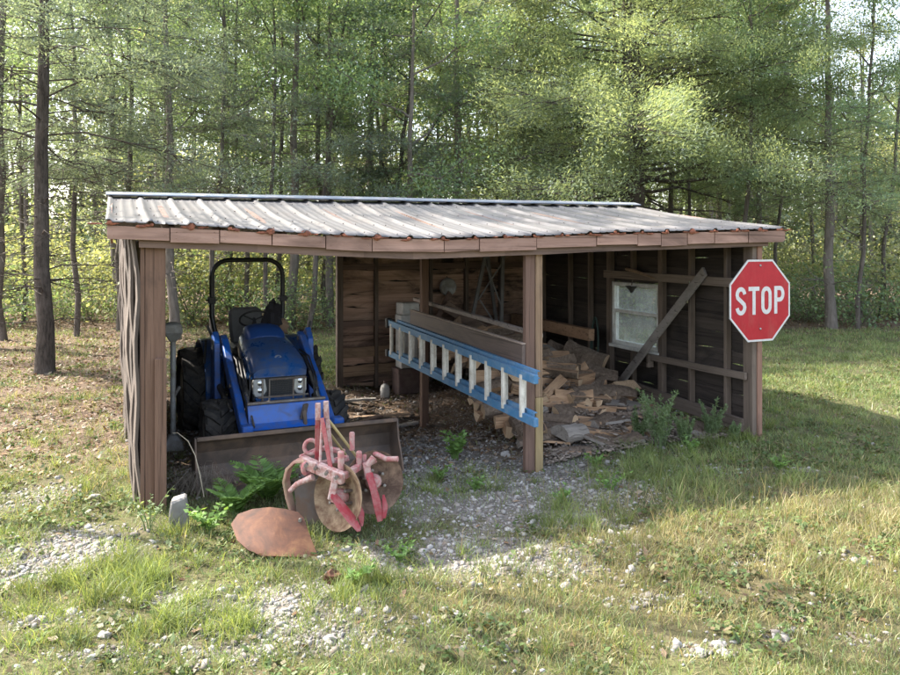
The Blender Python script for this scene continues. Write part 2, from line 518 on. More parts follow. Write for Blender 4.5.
while x < A1 - .02:
    xs.append(x); x += RIB
prof.append((A0, 0))
for x in xs:
    for dx, dz in ((-.034, 0), (-.014, .02), (.014, .02), (.034, 0)):
        if A0 < x + dx < A1: prof.append((x + dx, dz))
    for dx, dz in ((.10, 0), (.115, .006), (.13, 0), (.185, 0), (.20, .006), (.215, 0)):
        if x + dx < A1 - .03: prof.append((x + dx, dz))
prof.append((A1, 0))
ps = list(np.linspace(PF, PR, 9)) + list(np.linspace(PR, PB, 5))[1:]
V = []
for j, p in enumerate(ps):
    for (a, dz) in prof:
        wob = (float(fbm(np.array([a]), np.array([p * 1.0]), 1.6, 91)[0]) - .5) * .03 * (1 if a < 3 else .5)
        edge = rng.uniform(-.018, .018) if j == 0 else 0
        V.append((a, p + edge, roof_z(a, p) + dz + wob * (1.0 if j < 6 else .3)))
n = len(prof)
Fq = [(j * n + i, j * n + i + 1, (j + 1) * n + i + 1, (j + 1) * n + i) for j in range(len(ps) - 1) for i in range(n - 1)]
roof = np_mesh('roof', V, Fq, ROOF, shed)
s = roof.modifiers.new('sheet', 'SOLIDIFY'); s.thickness = .004; s.offset = -1
mb = MB()
cap = [(-.17, .012), (-.165, .022), (-.02, .055), (.02, .055), (.165, .022), (.17, .012), (.0, .04)]
for i in range(4):
    a0 = A0 - .02 + i * 1.68; a1 = min(a0 + 1.70, A1 + .02)
    z = 2.56 + (.003 if i % 2 else 0)
    mb.prism([(PR + q, z + h + .0) for q, h in cap], a0, a1, 'x')
mb.build('ridge_cap', plain('blue_white_ridge_metal', (.19, .225, .27), .4, .3, .1, 5, dirt=(.3, .25, .22), dirt_amt=.3), roof)
mb = MB()
for i, x in enumerate(xs):
    for pp in (.05, .75, 1.5, 2.25):
        z = roof_z(x, pp)
        for dx in (.06, .24):
            if x + dx < A1 - .03:
                zz = roof_z(x + dx, pp); mb.lathe([(0, .0), (.006, .0), (.006, .008), (0, .010)], 6, 0, Matrix.Translation((x + dx, pp, zz + .006)))
mb.build('screws', plain('screw_heads', (.10, .085, .075), .6, .3), roof)
# orange closures squeezed out under the ribs
FOAM = plain('orange_foam', (.30, .105, .055), .9, 0, .45, 40, dirt=(.14, .055, .04), dirt_amt=.6, dirt_sc=25, bs=.8)
def blob(mb, c, sx, sy, sz):
    prof_s = [(0, -1), (.62, -.75), (.98, -.25), (.95, .3), (.6, .8), (0, 1)]
    vs = []; n_ = 8
    for r_, h_ in prof_s:
        for k_ in range(n_):
            an = 2 * math.pi * k_ / n_; q_ = rng.uniform(.65, 1.3)
            vs.append((c[0] + sx * r_ * math.cos(an) * q_, c[1] + sy * r_ * math.sin(an) * q_, c[2] + sz * h_ * rng.uniform(.8, 1.1)))
    mb.add(vs, [(i_ * n_ + k_, i_ * n_ + (k_ + 1) % n_, (i_ + 1) * n_ + (k_ + 1) % n_, (i_ + 1) * n_ + k_) for i_ in range(5) for k_ in range(n_)])
for i, x in enumerate(xs):
    z = roof_z(x, PF) - .012
    kk = 1.5 if rng.random() > .88 else rng.uniform(.6, 1.0)
    mb = MB()
    blob(mb, (x + rng.uniform(-.015, .015), PF + .006, z + .004), .024 * kk, .014 * kk, .020 * kk)
    for q in range(rng.randint(2, 5)):
        blob(mb, (x + rng.choice([-1, 1]) * .022 * (q + 1), PF + .010, z - .004 + rng.uniform(-.006, .004)), rng.uniform(.022, .045), .010, rng.uniform(.005, .012))
    mb.build('rib_closure', FOAM, roof)

# fascia boards in short lengths, following the sagging edge
mb = MB()
joints = [-.34, .10, .47, .88, 1.32, 1.72, 2.38, 2.72, 3.30, 3.95, 4.42, 4.70, 5.02, 5.36, 5.80, 6.28]
for a0, a1 in zip(joints, joints[1:]):
    z0 = front_z(a0) - .022 + rng.uniform(-.006, .006); z1 = front_z(a1) - .022 + rng.uniform(-.006, .006)
    h = .105 + rng.uniform(-.008, .012) + (.012 if a0 > 4.3 else 0)
    p0 = -.085 + rng.uniform(-.006, .006)
    g = .004
    q = [(a0 + g, z0 - h), (a1 - g, z1 - h - rng.uniform(-.008, .008)), (a1 - g, z1), (a0 + g, z0)]
    mb.prism(q, p0 - .028, p0, 'y')
    for ee in (a0 + .04, a1 - .04):
        for zz in (.3, .72): mb.lathe([(0, 0), (.0055, 0), (.005, .002), (0, .003)], 6, 0, Matrix.Translation((ee + rng.uniform(-.01, .01), p0 - .028, z0 - h * zz)) @ Matrix.Rotation(R(90), 4, 'X'))
mb.build('fascia', FASCIA, shed, bev=.003)
mb = MB()
m_ = 14
for i in range(m_):
    a0 = -.12 + i * (6.24 / m_); a1 = a0 + 6.24 / m_
    q = [(a0, front_z(a0) - .185), (a1, front_z(a1) - .185), (a1, front_z(a1) - .04), (a0, front_z(a0) - .04)]
    mb.prism(q, -.062, -.012, 'y')
mb.build('header_beam', BEAM_X, shed)
# rake board under the right and left roof edges
for sa in (A0 + .03, A1 - .03):
    mb = MB()
    for p0, p1 in ((PF + .02, PR), (PR, PB - .02)):
        mb.prism([(p0, roof_z(sa, p0) - .13), (p1, roof_z(sa, p1) - .13), (p1, roof_z(sa, p1) - .012), (p0, roof_z(sa, p0) - .012)], sa - .015, sa + .015, 'x')
    mb.build('rake_board', FASCIA, shed)
# rafters
for i in range(8):
    a = .12 + i * .84
    mb = MB()
    for p0, p1 in ((-.01, PR), (PR, 4.9)):
        mb.prism([(p0, roof_z(a, p0) - .15), (p1, roof_z(a, p1) - .15), (p1, roof_z(a, p1) - .02), (p0, roof_z(a, p0) - .02)], a - .022, a + .022, 'x')
    mb.build('rafter', BEAM_X, shed)

# posts
def gs(a, p): q = SL(a, p); return gz(q.x, q.y)
mb = MB(); mb.box((-.075, .0, gs(0, 0) - .3), (.075, .075, 2.14)); mb.build('post', BROWN_Z, shed, bev=.006)
mb = MB(); mb.box((-.005, -.045, gs(0, 0) - .3), (.08, -.002, 1.18)); mb.build('post_splice', BROWN_Z, shed, bev=.004)
mb = MB(); mb.box((3.245, .0, gs(3.3, 0) - .3), (3.345, .06, 2.02)); mb.build('post', wood('red_brown_post_wood', (.125, .07, .05), (.19, .115, .085), (.06, .04, .03), 'z', 8, .3, vary=.1), shed, bev=.005)
mb = MB(); mb.box((3.348, -.012, gs(3.4, 0) - .3), (3.425, .07, .62)); mb.build('post_splice', YELLOW_Z, shed, bev=.005)
mb = MB(); mb.box((3.349, -.008, .622), (3.421, .066, 2.02)); mb.build('post_splice', wood('orange_tan_wood', (.20, .125, .075), (.30, .20, .125), (.07, .045, .03), 'z', 8, .4), shed, bev=.005)
mb = MB(); mb.box((W - .06, .0, gs(W, 0) - .3), (W + .0, .14, 2.09)); mb.build('post', STUD_Z, shed, bev=.005)
mb = MB(); mb.box((W + .003, -.01, gs(W, 0) - .3), (W + .07, .13, 2.10)); mb.build('post', wood('reddish_post_wood', (.21, .11, .075), (.30, .17, .12), (.1, .06, .045), 'z', 8, .3), shed, bev=.005)
mb = MB(); mb.box((3.29, 2.86, gs(3.34, 2.9) - .3), (3.38, 2.95, 2.34)); mb.build('post', BROWN_Z, shed, bev=.005)

def lap_wall(u0, u1, zt, plank, seed, thick=.022, out=1.0, nu=16, gapf=.0, wav=.02, z0=.05, swell=.0):
    """lapped rough planks; returns verts (u, w, z) and faces; w grows outwards"""
    r = random.Random(seed)
    vs = []; fs = []
    z = z0; row = 0
    while z < zt - .03:
        h = plank * r.uniform(.8, 1.25)
        z1 = min(z + h, zt)
        cuts = [u0]
        if u1 - u0 > 2.4: cuts.append(u0 + (u1 - u0) * r.uniform(.3, .7))
        cuts.append(u1)
        for c0, c1 in zip(cuts, cuts[1:]):
            b = len(vs)
            ph = [r.uniform(0, 6.28) for _ in range(4)]
            nn = max(4, int(nu * (c1 - c0) / (u1 - u0)))
            for i in range(nn + 1):
                u = c0 + .003 + (c1 - c0 - .006) * i / nn
                w1 = wav * (math.sin(u * 5.3 + ph[0]) * .5 + math.sin(u * 11.7 + ph[1]) * .35 + r.uniform(-.3, .3))
                w2 = swell * (math.sin(u * 4.1 + ph[2]) * .6 + math.sin(u * 9.3 + ph[3]) * .4)
                zb = z - .012 + w1 + gapf; zu = z1 + .016 + .4 * wav * math.sin(u * 7 + ph[3])
                vs += [(u, .026 + w2, zb), (u, .026 + thick + w2, zb), (u, .004 + thick + w2 * .3, zu), (u, .004 + w2 * .3, zu)]
            for i in range(nn):
                for k in range(4):
                    fs.append((b + i * 4 + k, b + i * 4 + (k + 1) % 4, b + i * 4 + 4 + (k + 1) % 4, b + i * 4 + 4 + k))
            fs.append((b + 3, b + 2, b + 1, b)); e = b + nn * 4; fs.append((e, e + 1, e + 2, e + 3))
        z = z1; row += 1
    return vs, fs
# left wall (outside face in the sun), splayed slightly outwards at the back and top
mb = MB(); p = .004; sr_ = random.Random(5); row = 0
while p < D - .05:
    w_ = sr_.uniform(.12, .24); o0 = .012 + (.022 if row % 2 else 0); ph = [sr_.uniform(0, 6.28) for _ in range(5)]; secs = []
    for k in range(15):
        z = -.12 + 2.24 * k / 14
        e0 = .020 * (math.sin(z * 5.1 + ph[0]) * .5 + math.sin(z * 11 + ph[1]) * .4); e1 = .020 * (math.sin(z * 4.3 + ph[2]) * .5 + math.sin(z * 9 + ph[3]) * .4)
        bl = .014 * math.sin(z * 3.1 + ph[4]) + .012 * math.sin(z * 7.3 + ph[0])
        x_ = lambda q_: -.082 - .012 * p - .028 * max(0, z) * .8 - o0 - q_ - bl
        p0_, p1_ = p - .02 * (row > 0) + e0 * (row > 0), p + w_ + .02 + e1
        secs.append([(x_(0), p0_, z), (x_(0), p1_, z), (x_(.022), p1_ - .012, z), (x_(.034), (p0_ + p1_) / 2, z), (x_(.022), p0_ + .008, z)])
    mb.loft(secs); p += w_; row += 1
lw = mb.build('left_wall', SLAB_Z, shed)
for i, p in enumerate((.55, 1.3, 2.05, 2.8, 3.55, 4.3)):
    mb = MB(); mb.box((-.075 - .018 * p, p, -.2), (.0 - .018 * p, p + .045, 2.1)); mb.build('stud', STUD_Z, lw)
mb = MB(); mb.box((-.11, .003, -.1), (-.079, .05, 2.12)); mb.build('corner_board', BROWN_Z, lw)
# back wall, right part only
vs, fs = lap_wall(2.72, W, 2.3, .21, 8, .025, gapf=.020, wav=.030, z0=-.22, nu=40)
mb = MB(); mb.add([(u, D + w, z) for (u, w, z) in vs], fs)
bw = mb.build('back_wall', PLANK_X, shed)
mb = MB(); mb.box((2.72, D + .066, -.3), (W, D + .074, 2.3)); mb.build('added_dark_backing', plain('added_dark_backing', (.012, .011, .01), .9), bw)  # near-black sheet added behind the planks to block daylight and darken their gaps
mb = MB(); mb.box((2.70, D - .09, -.4), (2.79, D + .0, 2.3)); mb.build('stud', STUD_Z, bw)
for a in (3.28, 4.15, 4.75, 5.35, 5.93):
    mb = MB(); mb.box((a, D - .085, -.4), (a + .05, D, 2.3)); mb.build('stud', STUD_Z, bw)
for z in (1.66, .82):
    mb = MB(); mb.box((2.79, D - .05, z), (W - .1, D - .002, z + .085)); mb.build('girt', BEAM_X, bw)
mb = MB()
for a0, a1, z in ((2.80, 3.9, .43), (2.80, 3.75, .16)):
    mb.beam((a0, D - .03, z), (a1, D - .035, z + .02), .03, .15, n=4, jit=.006, rng=rng)
mb.build('patch_board', PALEWOOD, bw)
# right wall with its window opening
WP0, WP1, WZ0, WZ1 = 1.60, 2.63, .70, 1.535
mb = MB()
def rw(u0, u1, z0, zt, seed):
    vs, fs = lap_wall(u0, u1, zt, .165, seed, .02, wav=.02, z0=z0, nu=14, gapf=.017)
    mb.add([(W - .0 + w, p, z) for (p, w, z) in vs], fs)
rw(.10, WP0, .05, 2.14, 21); rw(WP1, D, .05, 2.3, 22); rw(WP0, WP1, .05, WZ0, 23); rw(WP0, WP1, WZ1, 2.3, 24)
rwall = mb.build('right_wall', PLANK_DARK, shed)
mb = MB()
vs, fs = [], []
mb.prism([(.1, 2.13), (.1, 2.16), (PR, 2.53), (D, 2.2), (D, 2.13)], W + .03, W + .045, 'x')
mb.build('gable_board', PLANK_DARK, rwall)
for p in (.40, 1.0, 3.18, 3.73, 4.55):
    mb = MB(); mb.box((W - .075, p - .022, .03), (W - .003, p + .022, 2.2)); mb.build('stud', STUD_Z, rwall, bev=.003)
mb = MB(); mb.box((W - .075, WP0 - .09, .03), (W - .003, WP0 - .005, 2.2)); mb.build('stud', STUD_Z, rwall, bev=.003)
mb = MB(); mb.box((W - .075, WP1 + .005, .03), (W - .003, WP1 + .10, 2.2)); mb.build('stud', STUD_Z, rwall, bev=.003)
mb = MB(); mb.box((W - .07, 2.13, WZ1 + .13), (W - .003, 2.175, 2.2)); mb.build('stud', STUD_Z, rwall)
mb = MB(); mb.box((W - .07, 2.13, .03), (W - .003, 2.175, WZ0 - .05)); mb.build('stud', STUD_Z, rwall)
mb = MB(); mb.box((W - .11, .08, 1.585), (W - .078, WP1 + .12, 1.685)); mb.build('window_header', GIRT_Y, rwall, bev=.003)
mb = MB(); mb.beam((W - .095, .06, .645), (W - .095, 1.78, .625), .03, .075, n=5, jit=.004, rng=rng); mb.build('girt', GIRT_Y, rwall)
mb = MB(); mb.beam((W - .10, 1.72, .50), (W - .10, 1.72, .66), .03, .09); mb.build('cleat', GIRT_Y, rwall)
mb = MB(); mb.beam((W - .10, 4.8, .32), (W - .085, .12, .10), .045, .14, n=6, jit=.006, rng=rng); mb.build('sill_plate', GIRT_Y, rwall)
# window
WHITE = plain('chalky_white_paint', (.66, .66, .63), .55, 0, .08, 20, dirt=(.35, .32, .27), dirt_amt=.3, dirt_sc=9)
def glass_material():
    m, nt, b = new_mat('dusty_window_glass')
    out = nt.nodes['Material Output']; nt.nodes.remove(b)
    d = nt.nodes.new('ShaderNodeBsdfDiffuse'); t = nt.nodes.new('ShaderNodeBsdfTransparent'); g = nt.nodes.new('ShaderNodeBsdfGlossy'); tl = nt.nodes.new('ShaderNodeBsdfTranslucent')
    d.inputs[0].default_value = (.62, .63, .60, 1); tl.inputs[0].default_value = (.75, .77, .72, 1)
    t.inputs[0].default_value = (.9, .92, .9, 1); g.inputs['Roughness'].default_value = .04
    a1 = nt.nodes.new('ShaderNodeMixShader'); a1.inputs[0].default_value = .65; nt.links.new(d.outputs[0], a1.inputs[1]); nt.links.new(tl.outputs[0], a1.inputs[2])
    f = ramp(nt, noise(nt, coords(nt, (1, 1, .5)), 4, 5, .7), [(.35, (.10, .10, .10)), (.65, (.36, .36, .36))])
    a2 = nt.nodes.new('ShaderNodeMixShader'); nt.links.new(f, a2.inputs[0]); nt.links.new(t.outputs[0], a2.inputs[1]); nt.links.new(a1.outputs[0], a2.inputs[2])
    a3 = nt.nodes.new('ShaderNodeMixShader'); a3.inputs[0].default_value = .10; nt.links.new(a2.outputs[0], a3.inputs[1]); nt.links.new(g.outputs[0], a3.inputs[2])
    nt.links.new(a3.outputs[0], out.inputs[0])
    return m
win = MB(); xw0, xw1 = W - .05, W + .03; fw = .05
win.box((xw0, WP0, WZ0), (xw1, WP0 + fw, WZ1)).box((xw0, WP1 - fw, WZ0), (xw1, WP1, WZ1))
win.box((xw0, WP0 + fw, WZ0), (xw1, WP1 - fw, WZ0 + fw)).box((xw0, WP0 + fw, WZ1 - fw), (xw1, WP1 - fw, WZ1))
win = win.build('window', WHITE, shed, bev=.004)
zm = 1.15
mb = MB(); mb.box((xw0 + .005, WP0 + fw, zm - .022), (xw1 - .01, WP1 - fw, zm + .022))
mb.box((xw0 + .01, WP0 + fw, WZ0 + fw), (xw1 - .02, WP0 + fw + .022, zm - .022)).box((xw0 + .01, WP1 - fw - .022, WZ0 + fw), (xw1 - .02, WP1 - fw, zm - .022))
mb.build('sash', WHITE, win, bev=.003)
GLASS = glass_material()
for z0, z1, xo in ((WZ0 + fw, zm - .022, .02), (zm + .022, WZ1 - fw, .035)):
    mb = MB(); mb.box((xw0 + xo, WP0 + fw, z0), (xw0 + xo + .004, WP1 - fw, z1)); mb.build('pane', GLASS, win)
mb = MB(); mb.box((xw0 - .035, WP0 - .03, WZ0 - .045), (xw1, WP1 + .03, WZ0 - .002)); mb.build('sill', WHITE, win, bev=.004)

# ================================================================== STOP SIGN
def sign_red():
    m, nt, b = new_mat('sign_red')
    n = noise(nt, coords(nt), 9, 5, .7)
    c = ramp(nt, n, [(.3, (.36, .007, .016)), (.7, (.44, .014, .024))])
    sc = noise(nt, coords(nt, (1, 1, 4)), 40, 3, .8)
    c = mix(nt, c, (.45, .22, .2), ramp(nt, sc, [(.66, (0, 0, 0)), (.8, (.55, .55, .55))]))
    fd = noise(nt, coords(nt, (1, 1, .35), off=(2, 5, 1)), 5, 5, .7, .3)
    c = mix(nt, c, (.40, .075, .065), ramp(nt, fd, [(.5, (0, 0, 0)), (.66, (.4, .4, .4))]))
    dr = noise(nt, coords(nt, (1, 1, .12), off=(7, 1, 3)), 26, 4, .7)
    c = mix(nt, c, (.15, .02, .02), ramp(nt, dr, [(.56, (0, 0, 0)), (.7, (.35, .35, .35))]))
    nt.links.new(c, b.inputs['Base Color']); b.inputs['Roughness'].default_value = .5; b.inputs['Specular IOR Level'].default_value = .3
    bump(nt, b, noise(nt, coords(nt), 3.5, 2, .5), .25, .01)
    return m
SIGN_WHITE = plain('sign_white', (.62, .61, .60), .45, 0, .06, 30, dirt=(.5, .4, .36), dirt_amt=.25, dirt_sc=20)
sr = .432                                   # half height
cen = SL(6.02, -.05, 1.51); cen = Vector((3.283, 8.515, 1.46))
sign = thing('stop_sign', 'red octagonal stop sign nailed to the front corner post of the shed', 'road sign', cen, R(25.5))
def octa(r):                                # r is the apothem
    c = r / math.cos(math.pi / 8)
    return [(c * math.cos(math.pi / 8 + i * math.pi / 4), c * math.sin(math.pi / 8 + i * math.pi / 4)) for i in range(8)]
mb = MB(); mb.prism(octa(sr), -.002, .003, 'y'); mb.build('plate', plain('bare_aluminium', (.5, .5, .5), .5, .6), sign)
mb = MB(); mb.prism(octa(sr - .016), -.0045, -.002, 'y'); mb.build('face', sign_red(), sign)
mb = MB(); mb.ribbon(octa(sr - .010), .020, .003, M=Matrix.Rotation(R(90), 4, 'X') @ Matrix.Translation((0, 0, .004)), closed=True); mb.build('border', SIGN_WHITE, sign)
# lettering: uniform strokes
def arc(cx, cy, rx, ry, a0, a1, n=10): return [(cx + rx * math.cos(R(a0 + (a1 - a0) * i / n)), cy + ry * math.sin(R(a0 + (a1 - a0) * i / n))) for i in range(n + 1)]
mb = MB(); LM = Matrix.Rotation(R(90), 4, 'X') @ Matrix.Translation((0, 0, .0052))
lh = .295; lw_ = .15; sw = .044; y0 = -lh / 2; y1 = lh / 2; q = sw / 2
def let(paths, x):
    for pth, cl in paths: mb.ribbon([(px + x, py) for px, py in pth], sw, .0018, M=LM, closed=cl)
iw, r_ = lw_ / 2 - q, .05
S = arc(0, y1 - q - .062, iw, .062, 5, 180, 9) + arc(0, y1 - q - .062, iw, .062, 180, 265, 4)[1:]
S = arc(0, y1 - q - .063, iw, .063, 8, 180, 9) + [(-iw + .008, y1 - q - .09), (-iw + .03, .018), (iw - .03, -.018), (iw - .008, y0 + q + .09)] + arc(0, y0 + q + .063, iw, .063, 0, -172, 9)
let([(S, False)], -.276)
let([([(0, y0), (0, y1 - sw + .001)], False), ([(-lw_ / 2 - .002, y1 - q), (lw_ / 2 + .002, y1 - q)], False)], -.092)
O = arc(0, y1 - q - .062, iw, .062, 0, 180, 10) + arc(0, y0 + q + .062, iw, .062, 180, 360, 10)
let([(O, True)], .087)
P = [(-iw + q - .002, y1 - q), (iw - .045, y1 - q)] + arc(iw - .045, y1 - q - .062, .045, .062, 90, -90, 8)[1:] + [(-iw + q - .002, y1 - q - .124)]
let([([(-iw, y0), (-iw, y1)], False), (P, False)], .275)
mb.build('lettering', SIGN_WHITE, sign)
for z in (.37, -.30):
    mb = MB(); mb.lathe([(0, 0), (.013, 0), (.013, .004), (.009, .008), (0, .010)], 8, 0, Matrix.Translation((.0, -.0046, z)) @ Matrix.Rotation(R(90), 4, 'X')); mb.build('bolt', plain('bolt_steel', (.35, .33, .32), .5, .8), sign)

# ================================================================== TRACTOR
BLUE = plain('tractor_blue_paint', (.012, .066, .21), .26, 0, .12, 5, dirt=(.10, .10, .11), dirt_amt=.35, dirt_sc=7, coat=.3)
BLUE2 = plain('loader_blue_paint', (.012, .10, .42), .36, 0, .1, 5, dirt=(.10, .10, .11), dirt_amt=.35, dirt_sc=9, coat=.15)
BLACK = plain('black_paint', (.018, .018, .02), .5, 0, .2, 8, dirt=(.09, .08, .07), dirt_amt=.3)
RUBBER = plain('tyre_rubber', (.022, .021, .021), .85, 0, .25, 20, dirt=(.10, .085, .07), dirt_amt=.45, dirt_sc=7, bs=.3)
STEEL = plain('worn_steel', (.22, .20, .18), .5, .6, .25, 12, dirt=(.14, .08, .05), dirt_amt=.4)
CHROME = plain('cylinder_chrome', (.55, .55, .55), .2, .9, .05)
BUCKETM = plain('scraped_bucket_steel', (.085, .062, .05), .6, .1, .3, 7, dirt=(.20, .13, .09), dirt_amt=.5, dirt_sc=4, bs=.2)
LENS = plain('lamp_lens', (.50, .50, .48), .15, .2, .1, 30, coat=.6)
RIM = plain('rim_paint', (.34, .35, .36), .5, .1, .2, 10, dirt=(.14, .11, .09), dirt_amt=.5)
SEATM = plain('grey_seat_vinyl', (.13, .125, .12), .6, 0, .2, 12)
T0 = (-1.32, 7.12)
TG = -.02
tr = thing('tractor', 'blue compact tractor with front loader and black roll bar parked inside the shed', 'tractor', (T0[0], T0[1], TG), R(25))

def wheel(name, x0, x1, y, r, rimr, lugs, lug_h, side, n=36):
    """wheel with its axle along x"""
    w = x1 - x0; cx = (x0 + x1) / 2
    root = bpy.data.objects.new(name, None); root.empty_display_size = .1; COL.objects.link(root); root.parent = tr
    root.location = (cx, y, r)
    M = Matrix.Rotation(R(90), 4, 'Y')
    mb = MB(); h = w / 2; rr = r - lug_h
    mb.lathe([(rimr, -h * .8), (rimr + .03, -h * .98), ((rr + rimr) / 2, -h * 1.02), (rr - .04, -h), (rr - .008, -h * .85), (rr, 0), (rr - .008, h * .85), (rr - .04, h), ((rr + rimr) / 2, h * 1.02), (rimr + .03, h * .98), (rimr, h * .8)], n, 0, M, closed=True)
    for i in range(lugs):
        for sgn in (-1, 1):
            an = 2 * math.pi * (i + (.5 if sgn > 0 else 0)) / lugs
            d = .50 * 2 * math.pi / lugs
            lw2 = .22 * 2 * math.pi / lugs
            def pt(t, rad, off):
                u = sgn * h * (.04 + .98 * t); A = an + d * t * 1.6 + off
                return (u, rad * math.sin(A), rad * math.cos(A))
            vs = []
            for t in (0, .5, 1):
                ro = r - (.0 if t < .9 else .018)
                ri = rr - .02 - (.03 if t > .9 else 0)
                vs += [pt(t, ri, -lw2 * 1.15), pt(t, ri, lw2 * 1.15), pt(t, ro, lw2 * .85), pt(t, ro, -lw2 * .85)]
            fs = []
            for s_ in range(2):
                for k in range(4): fs.append((s_ * 4 + k, s_ * 4 + (k + 1) % 4, s_ * 4 + 4 + (k + 1) % 4, s_ * 4 + 4 + k))
            fs += [(3, 2, 1, 0), (8, 9, 10, 11)]
            mb.add(vs, fs)
    mb.build('tyre', RUBBER, root, smooth=False)
    mb = MB()
    mb.lathe([(rimr + .012, -h * .82), (rimr + .012, -h * .7), (rimr - .02, -h * .6), (rimr - .03, side * h * .3), (.06, side * h * .45), (.06, side * h * .62), (0, side * h * .62)], n, 0, M)
    for k in range(5):
        an = k * 2 * math.pi / 5
        mb.tube([(side * h * .4, .085 * math.cos(an), .085 * math.sin(an)), (side * h * .58, .085 * math.cos(an), .085 * math.sin(an))], .012, 6)
    mb.build('rim', RIM, root, smooth=True)
    return root
wheel('front_wheel', -.70, -.42, 1.05, .285, .15, 11, .03, -1)
wheel('front_wheel', .42, .70, 1.05, .285, .15, 11, .03, 1)
wheel('rear_wheel', -.76, -.44, 2.35, .46, .26, 13, .035, -1)
wheel('rear_wheel', .44, .76, 2.35, .46, .26, 13, .035, 1)
# chassis, axle and engine
mb = MB()
mb.box((-.16, .80, .30), (.16, 2.55, .56)).box((-.20, .95, .50), (.20, 1.75, .80)).box((-.42, .99, .24), (.42, 1.11, .34)).box((-.46, 2.27, .38), (.46, 2.43, .54)).box((-.10, .74, .30), (.10, .82, .52))
mb.build('chassis', BLACK, tr, bev=.012)
mb = MB(); mb.box((-.46, 1.62, .50), (-.17, 2.05, .53)).box((.17, 1.62, .50), (.46, 2.05, .53)).box((-.30, 1.9, .53), (.30, 2.5, .82)); mb.build('footplate', BLACK, tr, bev=.008)
# hood
def hsec(y, w, zt, zb, crown, sh):
    pts = []
    half = [(w, zb), (w * 1.02, zb + (zt - zb) * .55), (w * .97, zt - sh * .55), (w * .86, zt - sh * .12), (w * .62, zt + crown * .45), (w * .3, zt + crown * .9), (0, zt + crown)]
    for x_, z_ in half: pts.append((x_, y, z_))
    for x_, z_ in half[-2::-1]: pts.append((-x_, y, z_))
    return pts
mb = MB()
mb.loft([hsec(.80, .235, .82, .79, .012, .03), hsec(.79, .255, .865, .79, .02, .05), hsec(.86, .272, .925, .77, .03, .07), hsec(.98, .282, .975, .75, .035, .09), hsec(1.25, .278, 1.045, .76, .035, .10), hsec(1.5, .262, 1.10, .80, .035, .10), hsec(1.66, .245, 1.135, .84, .03, .09)])
hood = mb.build('hood', BLUE, tr, smooth=True)
# raised rear cowl of the hood
mb = MB()
mb.loft([hsec(1.40, .185, 1.10, 1.0, .02, .05), hsec(1.46, .20, 1.17, 1.0, .02, .05), hsec(1.62, .195, 1.205, 1.0, .02, .05), hsec(1.74, .185, 1.20, 1.0, .02, .05)])
mb.build('cowl', plain('dark_blue_cowl', (.012, .05, .19), .5, 0, .1), hood, smooth=True)
mb = MB(); M = Matrix.Translation((0, .888, .962)) @ Matrix.Rotation(R(52), 4, 'X')
mb.lathe([(0, .0), (.032, .0), (.034, .004), (.03, .008), (0, .009)], 18, 0, M @ Matrix.Diagonal((1, .8, 1, 1)))
badge = mb.build('badge', plain('badge_silver', (.5, .5, .52), .3, .7), hood, smooth=True)
mb = MB()
mb.ribbon([(-.016, -.008), (-.004, .002), (.006, .007), (.017, .009)], .012, .003, M=M @ Matrix.Translation((0, 0, .009)))
mb.ribbon([(-.012, -.011), (.004, -.006), (.014, -.004)], .006, .003, M=M @ Matrix.Translation((0, 0, .009)))
mb.build('leaf_mark', BLUE, badge)
# grille and lamps
mb = MB(); mb.box((-.262, .815, .56), (.262, 1.0, .80)); nose = mb.build('nose', BLACK, tr, bev=.01)
mb = MB(); mb.prism([(-.135, .775), (.135, .775), (.115, .60), (-.115, .60)], .806, .816, 'y'); gr = mb.build('grille', plain('grille_mesh', (.03, .03, .032), .6, .3), nose)
mb = MB()
for i in range(9):
    z = .61 + i * .0185; w = .115 + .02 * i / 9
    mb.box((-w, .797, z), (w, .806, z + .006))
for i in range(9): 
    x = -.11 + i * .0275; mb.box((x, .799, .603), (x + .005, .805, .772))
mb.build('bars', BLACK, gr)
for sgn in (-1, 1):
    mb = MB(); q = [(.262, .772), (.145, .775), (.128, .66), (.165, .61), (.235, .60), (.262, .64)]
    mb.prism([(sgn * a_, b_) for a_, b_ in q], .792, .83, 'y'); hl = mb.build('headlight', LENS, tr, bev=.008)
    mb = MB()
    for zz in (.735, .665):
        mb.lathe([(0, -.004), (.020, .0), (.030, .006), (.033, .014)], 14, 0, Matrix.Translation((sgn * .195, .789, zz)) @ Matrix.Rotation(R(-90), 4, 'X'))
    mb.build('reflector', CHROME, hl, smooth=True)
mb = MB(); mb.prism([(-.25, .60), (.25, .60), (.235, .545), (-.235, .545)], .75, .84, 'y'); mb.box((-.23, .735, .50), (.23, .80, .545)); mb.build('front_bumper', BLUE, tr, bev=.01)
mb = MB()
mb.tube([(-.20, .70, .50), (-.20, .66, .62), (-.20, .66, .80)], .010, 6); mb.tube([(.20, .70, .50), (.20, .66, .62), (.20, .66, .80)], .010, 6)
mb.tube([(-.135, .655, .79), (.225, .655, .79)], .009, 6); mb.tube([(-.24, .655, .625), (.24, .655, .625)], .010, 6)
mb.tube([(.095, .655, .79), (.095, .66, .56)], .008, 6); mb.tube([(-.135, .655, .79), (-.135, .66, .56)], .008, 6)
mb.build('grille_guard', STEEL, tr)
